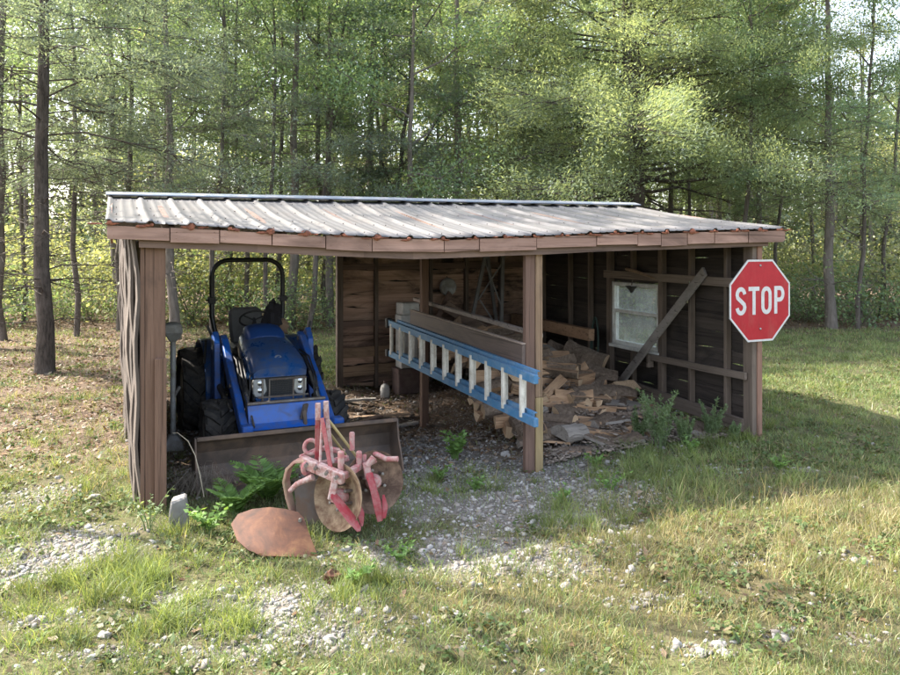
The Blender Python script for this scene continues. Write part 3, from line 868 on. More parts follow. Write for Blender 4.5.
# fenders
def fender(sgn):
    mb = MB(); pr = []
    for i in range(9):
        an = R(-12 + 150 * i / 8)       # from front low round the top to the rear
        pr.append((2.35 - (.53) * math.cos(an), .46 + .56 * math.sin(an)))
    inner = [(2.35 + (q[0] - 2.35) * .965, .46 + (q[1] - .46) * .965) for q in pr]
    poly = pr + inner[::-1]
    a_, b_ = sorted((sgn * .37, sgn * .555)); mb.prism(poly, a_, b_, 'x')
    a_, b_ = sorted((sgn * .355, sgn * .375)); mb.prism(pr + [(2.75, .55), (2.0, .60)], a_, b_, 'x')
    return mb.build('fender', BLUE, tr, bev=.012, smooth=True)
fender(-1); fender(1)
# seat, wheel and dash
mb = MB(); mb.box((-.21, 2.12, .83), (.21, 2.50, .94)); mb.loft([[(x_, y_, z_) for x_, y_ in ((-.19 * k, yb), (.19 * k, yb), (.19 * k, yb + .09), (-.19 * k, yb + .09))] for (k, yb, z_) in ((.95, 2.42, .92), (1.05, 2.46, 1.10), (1.02, 2.52, 1.27), (.85, 2.55, 1.33))])
mb.build('seat', SEATM, tr, bev=.03)
mb = MB(); mb.box((-.15, 1.72, .8), (.15, 1.86, 1.14)); mb.build('dashboard', BLACK, tr, bev=.02)
M = Matrix.Translation((-.02, 1.97, 1.25)) @ Matrix.Rotation(R(-38), 4, 'X')
mb = MB(); ring = [(.155 * math.cos(2 * math.pi * i / 24), .155 * math.sin(2 * math.pi * i / 24), 0) for i in range(25)]
mb.tube([M @ Vector(q) for q in ring], .012, 7, cap=False)
for k in range(3): mb.tube([M @ Vector((0, 0, -.02)), M @ Vector((.15 * math.cos(R(90 + 120 * k)), .15 * math.sin(R(90 + 120 * k)), 0))], .009, 6)
mb.tube([M @ Vector((0, 0, 0)), (-.01, 1.82, 1.10)], .018, 8)
mb.build('steering_wheel', BLACK, tr, smooth=True)
# roll bar, folded joint low on each leg
mb = MB(); xr = .405; pts = [(-xr + .10, 2.36, .90), (-xr + .03, 2.40, 1.10), (-xr, 2.42, 1.26), (-xr, 2.42, 1.70)]
for i in range(1, 6): an = R(180 - 90 * i / 6); pts.append((-xr + .19 + .19 * math.cos(an), 2.42, 1.70 + .19 * math.sin(an)))
pts.append((-xr + .19, 2.42, 1.89))
full = pts + [(-x_, y_, z_) for x_, y_, z_ in pts[::-1]]
mb.tube(full, .027, 10); rb = mb.build('roll_bar', plain('roll_bar_black', (.012, .012, .013), .4, 0, .1), tr, smooth=True)
for sgn in (-1, 1):
    mb = MB(); mb.box((sgn * xr - .04, 2.37, 1.40), (sgn * xr + .04, 2.47, 1.47)); mb.tube([(sgn * xr - .065, 2.42, 1.435), (sgn * xr + .065, 2.42, 1.435)], .012, 6); mb.build('bracket', BLACK, rb, bev=.006)
# loader
for sgn in (-1, 1):
    x0, x1 = sorted((sgn * .375, sgn * .445))
    mb = MB()
    top = [(1.62, 1.13), (1.50, 1.10), (1.20, .90), (.95, .76), (.62, .55), (.30, .34)]
    bot = [(.27, .25), (.36, .24), (.66, .42), (.98, .62), (1.18, .72), (1.52, .97), (1.64, 1.03)]
    mb.prism(top + bot, x0, x1, 'x'); arm = mb.build('loader_arm', BLUE2, tr, bev=.008)
    mb = MB()
    for y_, z_ in ((1.56, 1.06), (.98, .70), (.34, .29)): mb.tube([(x0 - .012, y_, z_), (x1 + .012, y_, z_)], .022, 10)
    mb.build('pivot_pin', STEEL, arm)
    x2, x3 = sorted((sgn * .46, sgn * .52))
    mb = MB(); mb.prism([(1.72, 1.10), (1.60, 1.17), (1.48, 1.06), (1.46, .55), (1.40, .42), (1.75, .42), (1.70, .62)], x2, x3, 'x'); mb.build('loader_post', BLUE2, tr, bev=.006)
    mb = MB(); mb.prism([(1.70, .86), (1.56, .98), (1.30, .62), (1.36, .40), (1.5, .35), (1.62, .40)], min(sgn * .34, sgn * .365), max(sgn * .34, sgn * .365), 'x'); mb.build('mounting_plate', BLUE, tr)
    xm = sgn * .41
    mb = MB(); mb.tube([(xm + sgn * .06, 1.50, .62), (xm + sgn * .06, 1.10, .55)], .03, 10); cyl = mb.build('lift_cylinder', BLACK, tr, smooth=True)
    mb = MB(); mb.tube([(xm + sgn * .06, 1.10, .55), (xm + sgn * .06, .78, .50)], .015, 8); mb.build('rod', CHROME, cyl, smooth=True)
    mb = MB(); mb.tube([(sgn * .34, 1.02, .80), (sgn * .34, .72, .66)], .026, 10); cyl = mb.build('tilt_cylinder', BLACK, tr, smooth=True)
    mb = MB(); mb.tube([(sgn * .34, .72, .66), (sgn * .34, .36, .42)], .013, 8); mb.build('rod', CHROME, cyl, smooth=True)
    mb = MB()
    for o_ in (0, .028, .056):
        mb.tube([(sgn * (.30 + o_), 1.45, .90 + o_), (sgn * (.31 + o_), 1.1, .93), (sgn * (.32 + o_), .85, .80 - o_), (sgn * (.33 + o_ * .4), .70, .60), (sgn * .36, .6, .45)], .009, 6)
    mb.tube([(sgn * .30, .95, .50), (sgn * .33, .74, .52), (sgn * .31, .70, .70), (sgn * .29, .80, .82)], .009, 6)
    mb.build('hydraulic_hose', BLACK, tr, smooth=True)
    # clutter between arm and fender: lever, lamp
    mb = MB(); mb.tube([(sgn * .50, 1.68, 1.08), (sgn * .555, 1.72, 1.22)], .014, 7); mb.tube([(sgn * .56, 1.9, .8), (sgn * .55, 1.85, 1.05)], .014, 6); mb.tube([(sgn * .47, 1.8, .95), (sgn * .47, 1.78, 1.12)], .03, 8); mb.build('lever', BLACK, tr, smooth=True)
    mb = MB(); mb.lathe([(0, 0), (.03, 0), (.036, .02), (.03, .05), (0, .06)], 12, 0, Matrix.Translation((sgn * .50, 1.60, 1.0)) @ Matrix.Rotation(R(-90), 4, 'X')); mb.build('side_lamp', LENS, tr, smooth=True)
    # lower corner joint
    mb = MB(); mb.box((sgn * .42 - .05, .22, .33), (sgn * .42 + .05, .34, .46)); mb.build('quick_hitch', BLUE2, tr, bev=.01)
mb = MB(); mb.tube([(-.37, .52, .60), (.37, .52, .60)], .017, 10); mb.build('cross_tube', STEEL, tr, smooth=True)
mb = MB(); mb.prism([(.50, .585), (.52, .585), (.46, .42), (.40, .37), (.38, .38), (.44, .43)], -.372, .372, 'x'); mb.tube([(-.37, .46, .40), (.37, .46, .40)], .03, 10); mb.build('cross_plate', BLUE2, tr, bev=.004)
mb = MB(); mb.beam((.13, .44, .44), (.15, .40, .58), .055, .02); mb.tube([(.15, .405, .36), (.14, .42, .52)], .02, 8); mb.build('parking_stand', STEEL, tr)
# bucket
bw2 = .895
sec = [(-.02, .452), (.02, .455), (.10, .40), (.16, .30), (.17, .18), (.13, .08), (.05, .025), (-.16, .015)]
inn = [(-.14, .027), (.045, .037), (.118, .09), (.157, .18), (.147, .295), (.09, .39), (.02, .438), (-.02, .438)]
mb = MB(); mb.prism(sec + inn, -bw2, bw2, 'x'); bucket = mb.build('bucket', BUCKETM, tr)
mb = MB(); mb.box((-bw2, -.045, .432), (bw2, -.015, .468)); mb.build('top_edge', BUCKETM, bucket, bev=.006)
mb = MB(); mb.prism([(-.20, .012), (-.19, .002), (.02, .002), (.02, .014)], -bw2 - .004, bw2 + .004, 'x'); mb.build('cutting_edge', STEEL, bucket)
for sgn in (-1, 1):
    mb = MB(); x0, x1 = sorted((sgn * bw2, sgn * (bw2 + .014)))
    mb.prism([(-.035, .46), (.02, .46), (.10, .405), (.165, .30), (.175, .18), (.13, .075), (.05, .016), (-.19, .008), (-.15, .12), (-.06, .30)], x0, x1, 'x'); mb.build('side_plate', BUCKETM, bucket)

# bag of work clothes behind the wheel
def lump(name, mats, c, r, seed, amp=.25, squash=(1, 1, 1), n=16, freq=3.0, parent=None, smooth=True):
    V = []; Fq = []; rr_ = np.random.default_rng(seed); ph = rr_.uniform(0, 6.28, (6,)); dr = rr_.normal(size=(6, 3))
    dr /= np.linalg.norm(dr, axis=1)[:, None]
    m = n // 2
    for i in range(m + 1):
        t = math.pi * i / m
        for k in range(n):
            u = 2 * math.pi * k / n
            d = np.array([math.sin(t) * math.cos(u), math.sin(t) * math.sin(u), math.cos(t)])
            s_ = 1 + amp * sum(math.sin(freq * (1 + .5 * q) * d.dot(dr[q]) + ph[q]) for q in range(6)) / 3
            V.append((c[0] + r * squash[0] * d[0] * s_, c[1] + r * squash[1] * d[1] * s_, c[2] + r * squash[2] * d[2] * s_))
    for i in range(m):
        for k in range(n): Fq.append((i * n + k, i * n + (k + 1) % n, (i + 1) * n + (k + 1) % n, (i + 1) * n + k))
    mb = MB(); mb.add(V, Fq)
    return mb.build(name, mats, parent, smooth=smooth)
def TL(x, y, z):
    c, s_ = math.cos(R(25)), math.sin(R(25))
    return Vector((T0[0] + x * c - y * s_, T0[1] + x * s_ + y * c, z + TG))
bp = TL(.17, 1.88, 1.14)
bag = thing('work_bag', 'dark cloth work bag with a tan patch slumped beside the tractor steering wheel', 'bag', bp, R(25))
lump('bag_body', plain('dark_cloth', (.016, .014, .018), .9), (0, 0, .13), .13, 4, .35, (.85, .8, 1.15), parent=bag)
lump('tan_flap', plain('tan_leather', (.20, .125, .08), .8), (.10, -.05, .03), .075, 9, .4, (.7, .5, 1.1), parent=bag)

# ================================================================== PLOUGH
PINK = plain('faded_pink_red_paint', (.40, .13, .13), .8, 0, .35, 30, dirt=(.44, .32, .28), dirt_amt=.62, dirt_sc=22, bs=.5)
REDP = plain('red_paint', (.30, .028, .036), .6, 0, .2, 14, dirt=(.36, .20, .18), dirt_amt=.4, dirt_sc=10)
TANRUST = plain('tan_rusty_disc', (.33, .235, .145), .85, 0, .4, 14, dirt=(.14, .075, .045), dirt_amt=.68, dirt_sc=9, bs=.5)
BRNRUST = plain('brown_rusty_disc', (.24, .155, .105), .85, 0, .4, 14, dirt=(.085, .05, .035), dirt_amt=.68, dirt_sc=10, bs=.5)
YELROD = plain('yellowish_rod', (.36, .28, .13), .6, .1, .2)
WHITEROD = plain('chalky_pink_paint', (.50, .38, .35), .8, 0, .25, 30, dirt=(.34, .13, .11), dirt_amt=.6, dirt_sc=24, bs=.4)
PX, PY = -.72, 5.85
def pw(px, py, dy=0.0):
    Y = PY + dy
    return Vector(((px - 450) / F * Y - PX, dy, EYE - (py - 240) / F * Y))
plough = thing('disc_plough', 'faded pinkish red plough with two rusty discs standing before the loader bucket', 'plough', (PX, PY, 0))
def flat(name, mat, pts, w, t, parent=plough, up=(0, 1, 0), bev=.003):
    mb = MB()
    for a_, b_ in zip(pts, pts[1:]): mb.beam(a_, b_, w, t, up=up)
    return mb.build(name, mat, parent, bev=bev)
def rod(name, mat, pts, r, parent=plough, n=10):
    mb = MB(); mb.tube(pts, r, n); return mb.build(name, mat, parent, smooth=True)
flat('mast', REDP, [pw(318, 408, .0), pw(317, 472, .06)], .035, .018)
flat('mast', WHITEROD, [pw(326, 406, .03), pw(333, 471, -.03)], .03, .016)
flat('mast_tip', WHITEROD, [pw(318, 403, -.012), pw(318, 420, -.012)], .036, .03)
flat('mast_tip', WHITEROD, [pw(326, 401, .018), pw(326.5, 418, .018)], .036, .03)
flat('mast', REDP, [pw(322, 418, -.03), pw(331, 470, -.14)], .03, .014)
rod('brace', YELROD, [pw(327, 418, .03), pw(357, 457, .12)], .011)
rod('brace', YELROD, [pw(326, 428, .05), pw(346, 455, .22)], .009)
rod('brace', WHITEROD, [pw(322, 420, .01), pw(320, 466, -.10)], .010)
# frame beams with bolts
flat('frame_beam', WHITEROD, [pw(302, 461, -.02), pw(318, 468, -.10), pw(344, 479, -.20)], .055, .085, up=(0, 0, 1), bev=.008)
flat('frame_beam', PINK, [pw(313, 466, .05), pw(349, 458, .10)], .04, .045, up=(0, 0, 1), bev=.008)
flat('frame_beam', PINK, [pw(300, 458, .10), pw(322, 448, .26), pw(345, 452, .22)], .035, .04, up=(0, 0, 1), bev=.008)
flat('frame_beam', PINK, [pw(344, 476, -.16), pw(360, 466, .04), pw(378, 458, .16)], .045, .05, up=(0, 0, 1), bev=.008)
mb = MB()
for px, py in ((307, 464), (316, 467), (327, 472), (337, 476)):
    c = pw(px, py, -.20 if px > 320 else -.12); mb.tube([c, c + Vector((0, -.05, 0))], .013, 6)
mb.build('bolt', STEEL, plough)
for (px, y0_, y1_, dy, r) in ((341, 451, 474, -.12, .024), (352, 432, 450, .10, .02), (359, 451, 468, .02, .022), (364, 454, 467, .06, .02)):
    rod('peg', PINK, [pw(px, y1_, dy), pw(px, y0_ + 1, dy), pw(px, y0_, dy)], [r, r, r * .7])
rod('cross_handle', PINK, [pw(367, 466, .0), pw(374, 457, .02)], .024)
rod('cross_handle', PINK, [pw(374, 453, .10), pw(386, 459, .06), pw(398, 459, .04)], .020)
# clamp ring and bent spring arm on the left
mb = MB()
def ring_pts(c, r, ax1, ax2, n=18, a0=0, a1=360): return [c + ax1 * (r * math.cos(R(a0 + (a1 - a0) * i / n))) + ax2 * (r * math.sin(R(a0 + (a1 - a0) * i / n))) for i in range(n + 1)]
mb.tube(ring_pts(pw(311, 447, .12), .05, Vector((1, 0, 0)), Vector((0, .2, 1)).normalized()), .016, 8, cap=False)
mb.build('clamp_ring', PINK, plough, smooth=True); mb = MB()
mb.tube(ring_pts(pw(307, 468, -.06), .04, Vector((.6, .6, 0)), Vector((0, 0, 1))), .018, 8, cap=False)
mb.build('clamp_ring', PINK, plough, smooth=True)
hp = [pw(294, 513, .10), pw(289, 497, .08), pw(286, 481, .04), pw(289, 468, .0), pw(296, 461, -.02), pw(305, 460, -.03), pw(312, 465, -.05)]
mb = MB()
vs = []
for i, c in enumerate(hp):
    t_ = (hp[min(i + 1, len(hp) - 1)] - hp[max(i - 1, 0)]).normalized(); s_ = Vector((.25, 1, 0)).normalized(); nrm = t_.cross(s_).normalized()
    for a_, b_ in ((-1, -1), (1, -1), (1, 1), (-1, 1)): vs.append(c + s_ * (.045 * a_) + nrm * (.010 * b_))
mb.loft([vs[i * 4:i * 4 + 4] for i in range(len(hp))])
mb.build('spring_arm', plain('tan_pink_paint', (.42, .30, .20), .8, 0, .3, 12, dirt=(.45, .2, .18), dirt_amt=.5), plough, bev=.003)
rod('lever', WHITEROD, [pw(290, 491, -.06), pw(297, 484, -.08), pw(313, 477, -.12)], [.018, .02, .024])
# bent earth board behind
mb = MB(); q0 = [pw(294, 486, .10), pw(318, 480, .16), pw(333, 500, .16), pw(330, 533, .06), pw(313, 530, .02), pw(297, 516, .04)]
vs = [q for q in q0] + [q + Vector((.0, .02, .005)) for q in q0]
mb.add(vs, [(0, 1, 2, 3, 4, 5), (11, 10, 9, 8, 7, 6)] + [(i, 6 + i, 6 + (i + 1) % 6, (i + 1) % 6) for i in range(6)])
mb.build('earth_board', plain('grey_brown_steel', (.16, .125, .10), .6, .3, .25, 8, dirt=(.22, .13, .08), dirt_amt=.5), plough)
# discs: dished, thin, with hub and red yoke
def disc(c, axis, r, mat):
    zq = Vector((0, 0, 1)).rotation_difference(axis).to_matrix().to_4x4(); M = Matrix.Translation(c) @ zq
    mb = MB(); dish = .085
    prof_o = [(0, -dish)] + [(r * t, -dish * (1 - t * t)) for t in (.25, .5, .75, .93, 1.0)]
    prof_i = [(r * t, -dish * (1 - t * t) + .008) for t in (1.0, .93, .75, .5, .25)] + [(0, -dish + .008)]
    mb.lathe(prof_o + prof_i, 36, 0, M)
    d = mb.build('disc', mat, plough, smooth=True)
    mb = MB(); mb.lathe([(0, .06), (.035, .05), (.045, .02), (.06, .0), (.06, -.03), (.05, -.06)], 14, 0, M); mb.build('hub', PINK, d, smooth=True)
    for k_ in range(6):
        an = k_ * math.pi / 3; mb = MB(); mb.lathe([(0, .012), (.012, .010), (.012, -.07)], 6, 0, M @ Matrix.Translation((.085 * math.cos(an), .085 * math.sin(an), 0))); mb.build('hub_bolt', STEEL, d)
    return M
A1v = Vector((-.60, -.78, .16)).normalized()
disc(pw(338, 497, -.14), A1v, .235, TANRUST)
A2v = Vector((.38, -.90, .16)).normalized()
disc(pw(374, 482, .05), A2v, .225, BRNRUST)
def share(pts, ws, mat, t=.03, side=Vector((.75, .5, 0))):
    vs = []; secs = []
    for c, w in zip(pts, ws):
        s_ = side.normalized()
        secs.append([c - s_ * w / 2, c + s_ * w / 2, c + s_ * w / 2 + Vector((0, t, t * .6)), c - s_ * w / 2 + Vector((0, t, t * .6))])
    mb = MB(); mb.loft(secs); return mb.build('share', mat, plough, bev=.004)
share([pw(333, 497, -.24), pw(341, 508, -.27), pw(351, 521, -.30), pw(359, 532, -.31)], [.045, .06, .065, .03], REDP)
share([pw(357, 505, -.14), pw(361, 517, -.18), pw(362, 527, -.20)], [.03, .05, .02], REDP)
share([pw(369, 476, -.06), pw(373, 490, -.10), pw(377, 506, -.12), pw(380, 522, -.12)], [.055, .05, .06, .045], REDP)
share([pw(383, 498, -.02), pw(385, 510, -.06), pw(384, 519, -.08)], [.02, .045, .03], REDP)
flat('standard', WHITEROD, [pw(336, 476, -.18), pw(331, 500, -.20)], .05, .05, up=(0, 1, 0), bev=.008)
flat('standard', PINK, [pw(366, 462, .02), pw(369, 480, -.03)], .05, .04, up=(0, 1, 0), bev=.008)

# ================================================================== rusty disc blade lying in the weeds
def rust():
    m, nt, b = new_mat('deep_rust')
    n = noise(nt, coords(nt), 5, 6, .7, .5); n2 = noise(nt, coords(nt, (1, 3, 1)), 14, 5, .75)
    c = ramp(nt, n, [(.34, (.055, .026, .017)), (.5, (.115, .046, .024)), (.66, (.18, .078, .036))])
    c = mix(nt, c, (.24, .12, .055), ramp(nt, n, [(.55, (0, 0, 0)), (.68, (.45, .45, .45))]))
    nt.links.new(c, b.inputs['Base Color']); b.inputs['Roughness'].default_value = .75; b.inputs['Metallic'].default_value = .1
    bump(nt, b, n2, .3, .004)
    return m
RUST = rust()
Yr = 5.42
rb_ = thing('plough_blade', 'rusty curved steel plough blade lying in the weeds beside the plough', 'metal plate', (-1.2, Yr, 0))
def rp(px, py, dy): Y = Yr + dy; return Vector(((px - 450) / F * Y + 1.2, dy, EYE - (py - 240) / F * Y))
outl = [(231, 524), (238, 514), (252, 509), (270, 507), (286, 509), (298, 512), (304, 518), (308, 530), (313, 543), (318, 556), (300, 557), (275, 556), (262, 556), (248, 550), (237, 540)]
grid = []
cx_, cy_ = 275, 533
def sheet_pt(px, py):
    t_ = (558 - py) / 50.0
    u_ = (px - 275) / 45
    return rp(px, py, -.10 + .28 * t_ - .10 * (1 - u_ * u_) * (.6 + .4 * t_))
secs = []
for k in (0.001, .35, .7, 1.0):
    secs.append([sheet_pt(cx_ + (a_ - cx_) * k, cy_ + (b_ - cy_) * k) for a_, b_ in outl])
mb = MB(); n = len(outl)
top = [q for s_ in secs for q in s_]; und = [q + Vector((.0, .012, -.012)) for q in top]
fs = []
for i in range(3):
    for k in range(n):
        fs.append((i * n + k, i * n + (k + 1) % n, (i + 1) * n + (k + 1) % n, (i + 1) * n + k))
nb = len(top); fs += [tuple(nb + j for j in f[::-1]) for f in fs]
for k in range(n): fs.append((3 * n + k, nb + 3 * n + k, nb + 3 * n + (k + 1) % n, 3 * n + (k + 1) % n))
mb.add(top + und, fs); mb.build('blade', RUST, rb_, smooth=True)
mb = MB(); c = sheet_pt(300, 520); mb.tube([c + Vector((0, -.012, 0)), c + Vector((0, .01, 0))], .012, 8); mb.build('bolt_head', STEEL, rb_)

# ================================================================== LADDER
LBLUE = plain('blue_fibreglass', (.055, .19, .36), .5, 0, .12, 8, dirt=(.28, .36, .42), dirt_amt=.3, dirt_sc=8)
RUNG = plain('dull_aluminium', (.72, .67, .59), .45, .15, .12, 12, dirt=(.33, .26, .19), dirt_amt=.35)
lad = thing('extension_ladder', 'blue fibreglass extension ladder with pale rungs hung sideways along the shed posts', 'ladder', SL(3.2, 0, 0), TH)
def zlt(p): return .895 + .027 * p
def zlb(p): return .515 + .020 * p
P0, P1 = -.46, 3.62
def rail(zf, off, a0, w, h, p0, p1):
    mb = MB(); 
    mb.beam((a0 - 3.2, p0, zf(p0) + off), (a0 - 3.2, p1, zf(p1) + off), .008, h)
    for s_ in (-1, 1): mb.beam((a0 - 3.2 + w / 2 * (1), p0, zf(p0) + off + s_ * (h / 2 - .004)), (a0 - 3.2 + w / 2, p1, zf(p1) + off + s_ * (h / 2 - .004)), w, .008)
    return mb.build('rail', LBLUE, lad)
rail(zlt, 0, 3.085, .03, .075, P0, P1); rail(zlb, 0, 3.085, .03, .075, P0 + .02, P1)
rail(zlt, .028, 3.14, .03, .07, P0 + .05, P1 - .22); rail(zlb, .028, 3.14, .03, .07, P0 + .10, P1 - .22)
p = -.22; i = 0
while p < P1 - .08:
    mb = MB(); mb.tube([(3.09 - 3.2, p, zlb(p)), (3.09 - 3.2, p, zlt(p))], .026, 8); mb.build('rung', RUNG, lad, smooth=True)
    if p + .10 < P1 - .3:
        mb = MB(); mb.tube([(3.145 - 3.2, p + .07, zlb(p) + .02), (3.145 - 3.2, p + .07, zlt(p) + .02)], .026, 8); mb.build('rung', RUNG, lad, smooth=True)
    p += .37; i += 1
for zf in (zlt, zlb):
    mb = MB(); mb.box((-.122, P0 - .012, zf(P0) - .04), (-.078, P0 + .04, zf(P0) + .04)); mb.build('end_cap', BLACK if zf is None else LBLUE, lad, bev=.006)
mb = MB(); mb.box((-.14, P1 - .03, zlt(P1) - .07), (-.06, P1 + .05, zlt(P1) + .06)); mb.build('foot', BLACK, lad, bev=.01)
mb = MB(); mb.box((-.14, P1 - .03, zlb(P1) - .05), (-.06, P1 + .05, zlb(P1) + .05)); mb.build('foot', BLACK, lad, bev=.01)

# long dark boards behind the ladder
bd = thing('dark_long_board', 'long dark brown board on edge behind the blue ladder', 'board', SL(3.2, 0, 0), TH)
mb = MB(); mb.beam((.012, -.02, 1.02), (.012, 3.05, 1.09), .035, .215, n=5, jit=.003, rng=rng); mb.build('board', DARK_Y, bd, bev=.004)
mb = MB(); mb.beam((.012, -.02, 1.136), (.012, 3.05, 1.206), .042, .012); mb.build('pale_top_edge', plain('pale_edge', (.33, .25, .20), .8, 0, .3, 20), bd)  # paler strip along the top of the board
b2 = tag(MB().beam(tuple(SL(3.46, .1, 1.185)), tuple(SL(3.46, 3.6, 1.30)), .05, .04, n=4, jit=.003, rng=rng).build('thin_pole', wood('pole_grey', (.24, .19, .16), (.34, .28, .24), (.1, .08, .07), 'y', 6, .3)), 'thin grey pole lying above the dark long board', 'pole')

# ================================================================== things stored in the shed
def boxthing(name, label, cat, a, p, z, sx, sy, sz, mat, lid=None, rz=0.0):
    t = thing(name, label, cat, SL(a, p, z), TH + rz)
    mb = MB(); mb.box((-sx / 2, -sy / 2, 0), (sx / 2, sy / 2, sz)); mb.build('body', mat, t, bev=.012)
    if lid:
        mb = MB(); mb.box((-sx / 2 - .008, -sy / 2 - .008, sz - lid), (sx / 2 + .008, sy / 2 + .008, sz + .004)); mb.build('lid', mat, t, bev=.008)
    return t
WHITEBOX = plain('chalk_white_crate', (.60, .59, .56), .7, 0, .12, 7, dirt=(.3, .26, .22), dirt_amt=.35)
REDBOX = plain('dark_red_brown_box', (.12, .075, .065), .75, 0, .2, 9, dirt=(.2, .15, .12), dirt_amt=.4)
gq = gs(3.3, 4.55)
def at(px, py, p):               # point of the plane at shed depth p seen at a pixel
    k = (px - 450) / F
    a = (k * (S0[1] + p * CA) - S0[0] + p * SA) / (CA - k * SA); q = SL(a, p)
    return a, EYE - (py - 240) / F * q.y
a_, z_ = at(408, 397, 4.45)
boxthing('reddish_box', 'dark reddish brown box on the ground against the plank wall', 'box', a_, 4.5, z_, .36, .30, .42, REDBOX, .06)
boxthing('tall_white_container', 'tall off white container on the reddish box by the plank wall', 'container', a_, 4.5, z_ + .43, .27, .26, .58, WHITEBOX)
zz = z_ + .43 + .585
boxthing('white_block', 'pale block under another in the white stack behind the ladder', 'block', a_, 4.5, zz, .28, .26, .19, WHITEBOX)
boxthing('white_block', 'topmost white block of the stack behind the ladder', 'block', a_ + .012, 4.5, zz + .195, .27, .26, .17, WHITEBOX, rz=.05)
zs = zz + .37
# dark crate beside white stack
a2, z2 = at(392, 372, 4.6)
a2, z2 = at(385, 397, 4.3)
jug = thing('plastic_jug', 'small pale plastic jug on the shed floor beside the reddish box', 'jug', SL(a2, 4.3, z2), TH)
mb = MB(); mb.lathe([(0, 0), (.06, 0), (.068, .02), (.068, .12), (.05, .17), (.022, .19), (.022, .21), (0, .21)], 14); mb.build('body', WHITEBOX, jug, smooth=True)
mb = MB(); mb.lathe([(0, .20), (.027, .20), (.027, .228), (0, .228)], 12); mb.build('cap', REDBOX, jug)
# round metal lid
a3, z3 = at(448, 287, 4.78)
lid = thing('metal_pan', 'round grey metal pan hanging on the plank back wall', 'pan', SL(a3, 4.78, z3), TH)
M = Matrix.Rotation(R(90), 4, 'X')
mb = MB(); mb.lathe([(0, .02), (.07, .02), (.09, .03), (.12, .03), (.135, .0), (.14, .0), (.125, .04), (.09, .042), (.07, .03), (0, .03)], 24, 0, M); mb.build('dish', plain('grey_pan_metal', (.36, .36, .35), .5, .3, .15, dirt=(.2, .17, .14), dirt_amt=.4), lid, smooth=True)
mb = MB(); mb.tube([(0, .02, .13), (0, .06, .16)], .008, 6); mb.build('hook', STEEL, lid)
# boards leaning at the back
def plank(label, p, q, w, h, mat, name='leaning_board', cat='board', up=(0, 0, 1), n=5):
    P = SL(*p); Q = SL(*q); c = (P + Q) / 2
    mb = MB(); mb.beam(P - c, Q - c, w, h, up=up, n=n, jit=.003, rng=rng)
    return tag(mb.build(name, mat, loc=c, bev=.003), label, cat)
DIAG = wood('diag_grey_wood', (.21, .185, .165), (.30, .27, .245), (.10, .085, .075), 'y', 5, .3)
a4, z4 = at(445, 305, 4.5); a5, z5 = at(484, 329, 4.35)
plank('brown board slanting down to the right in the back corner of the shed', (a4, 4.5, z4), (a5, 4.3, z5 - .02), .03, .17, wood('slant_board', (.15, .105, .08), (.24, .17, .13), (.05, .04, .03), 'x', 6, .4), up=(0, -.3, 1))
a4, z4 = at(452, 293, 4.62); a5, z5 = at(425, 340, 4.5)
plank('dark narrow board leaning to the left under the round metal pan', (a4, 4.7, z4), (a5, 4.45, z5), .03, .09, BEAM_X)
a4, z4 = at(463, 318, 4.4); a5, z5 = at(440, 345, 4.2)
plank('short pale board propped beneath the slanting brown board', (a4, 4.45, z4), (a5, 4.25, z5), .03, .12, PALEWOOD)
# beam stacked along the right wall
a4, z4 = at(507, 318, 4.55); 
plank('long orange brown timber lying along the dark right wall', (5.55, 4.75, .86), (5.72, 2.75, .80), .10, .16, wood('orange_timber', (.22, .13, .075), (.30, .18, .11), (.08, .05, .03), 'y', 5, .3), name='timber', cat='timber')
# leaning diagonal plank
plank('wide grey plank leaning diagonally across the window and right wall', (W - .135, .66, 1.75), (W - .25, 2.14, .25), .035, .125, DIAG, up=(0, .7, .7))
# folding trestle
a6, z6 = at(492, 255, 4.6)
tre = thing('trestle_frame', 'thin grey folding trestle with crossed braces against the back wall', 'trestle', SL(5.05, 4.55, -.05), TH)
TREM = plain('grey_trestle_wood', (.20, .19, .185), .7, 0, .2, 12)
zb = -.0
def tp(px, py, p=4.55):
    a, z = at(px, py, p); return Vector((a - 5.05, p - 4.55, z + .05))
for n_, pts in (('leg', [tp(486, 252), tp(470, 328)]), ('leg', [tp(503, 252, 4.45), tp(501, 338, 4.45)]), ('leg', [tp(487, 252, 4.75), tp(498, 335, 4.75)])):
    mb = MB(); mb.beam(pts[0], pts[1], .035, .05); mb.build(n_, TREM, tre)
for pts in ([tp(485, 262), tp(501, 305, 4.45)], [tp(503, 262, 4.45), tp(478, 300)], [tp(480, 300), tp(499, 330, 4.47)]):
    mb = MB(); mb.beam(pts[0], pts[1], .016, .022); mb.build('brace', TREM, tre)
# cable loop and hooks by the window
hose = MB()
aW = W - .10
pts = []
for i in range(26):
    t = i / 25.0; an = t * 2 * math.pi * 1.6
    pts.append(SL(aW - .05 - .03 * math.sin(an * .5), 2.86 + .10 * math.sin(an) + .05 * t, 1.02 - .38 + .38 * math.cos(an) + .02 * t))
c0 = pts[0].copy()
tag(MB().tube([q - c0 for q in pts], .012, 7).build('hose_loop', plain('dark_green_rubber', (.03, .055, .045), .6), smooth=True, loc=c0), 'dark green hose looped on a nail beside the shed window', 'hose')
a7 = SL(W - .085, 2.13, 1.52)
cl = thing('clamp_lamp', 'small dark cone shaped clamp hanging over the upper window pane', 'clamp lamp', a7, TH)
mb = MB(); mb.lathe([(0, .09), (.02, .09), (.03, .06), (.085, .0), (.078, .0), (.025, .05), (0, .06)], 14, 0, Matrix.Rotation(R(180), 4, 'X') @ Matrix.Translation((0, 0, .02))); mb.build('shade', plain('dark_tin', (.05, .045, .04), .5, .4), cl, smooth=True)
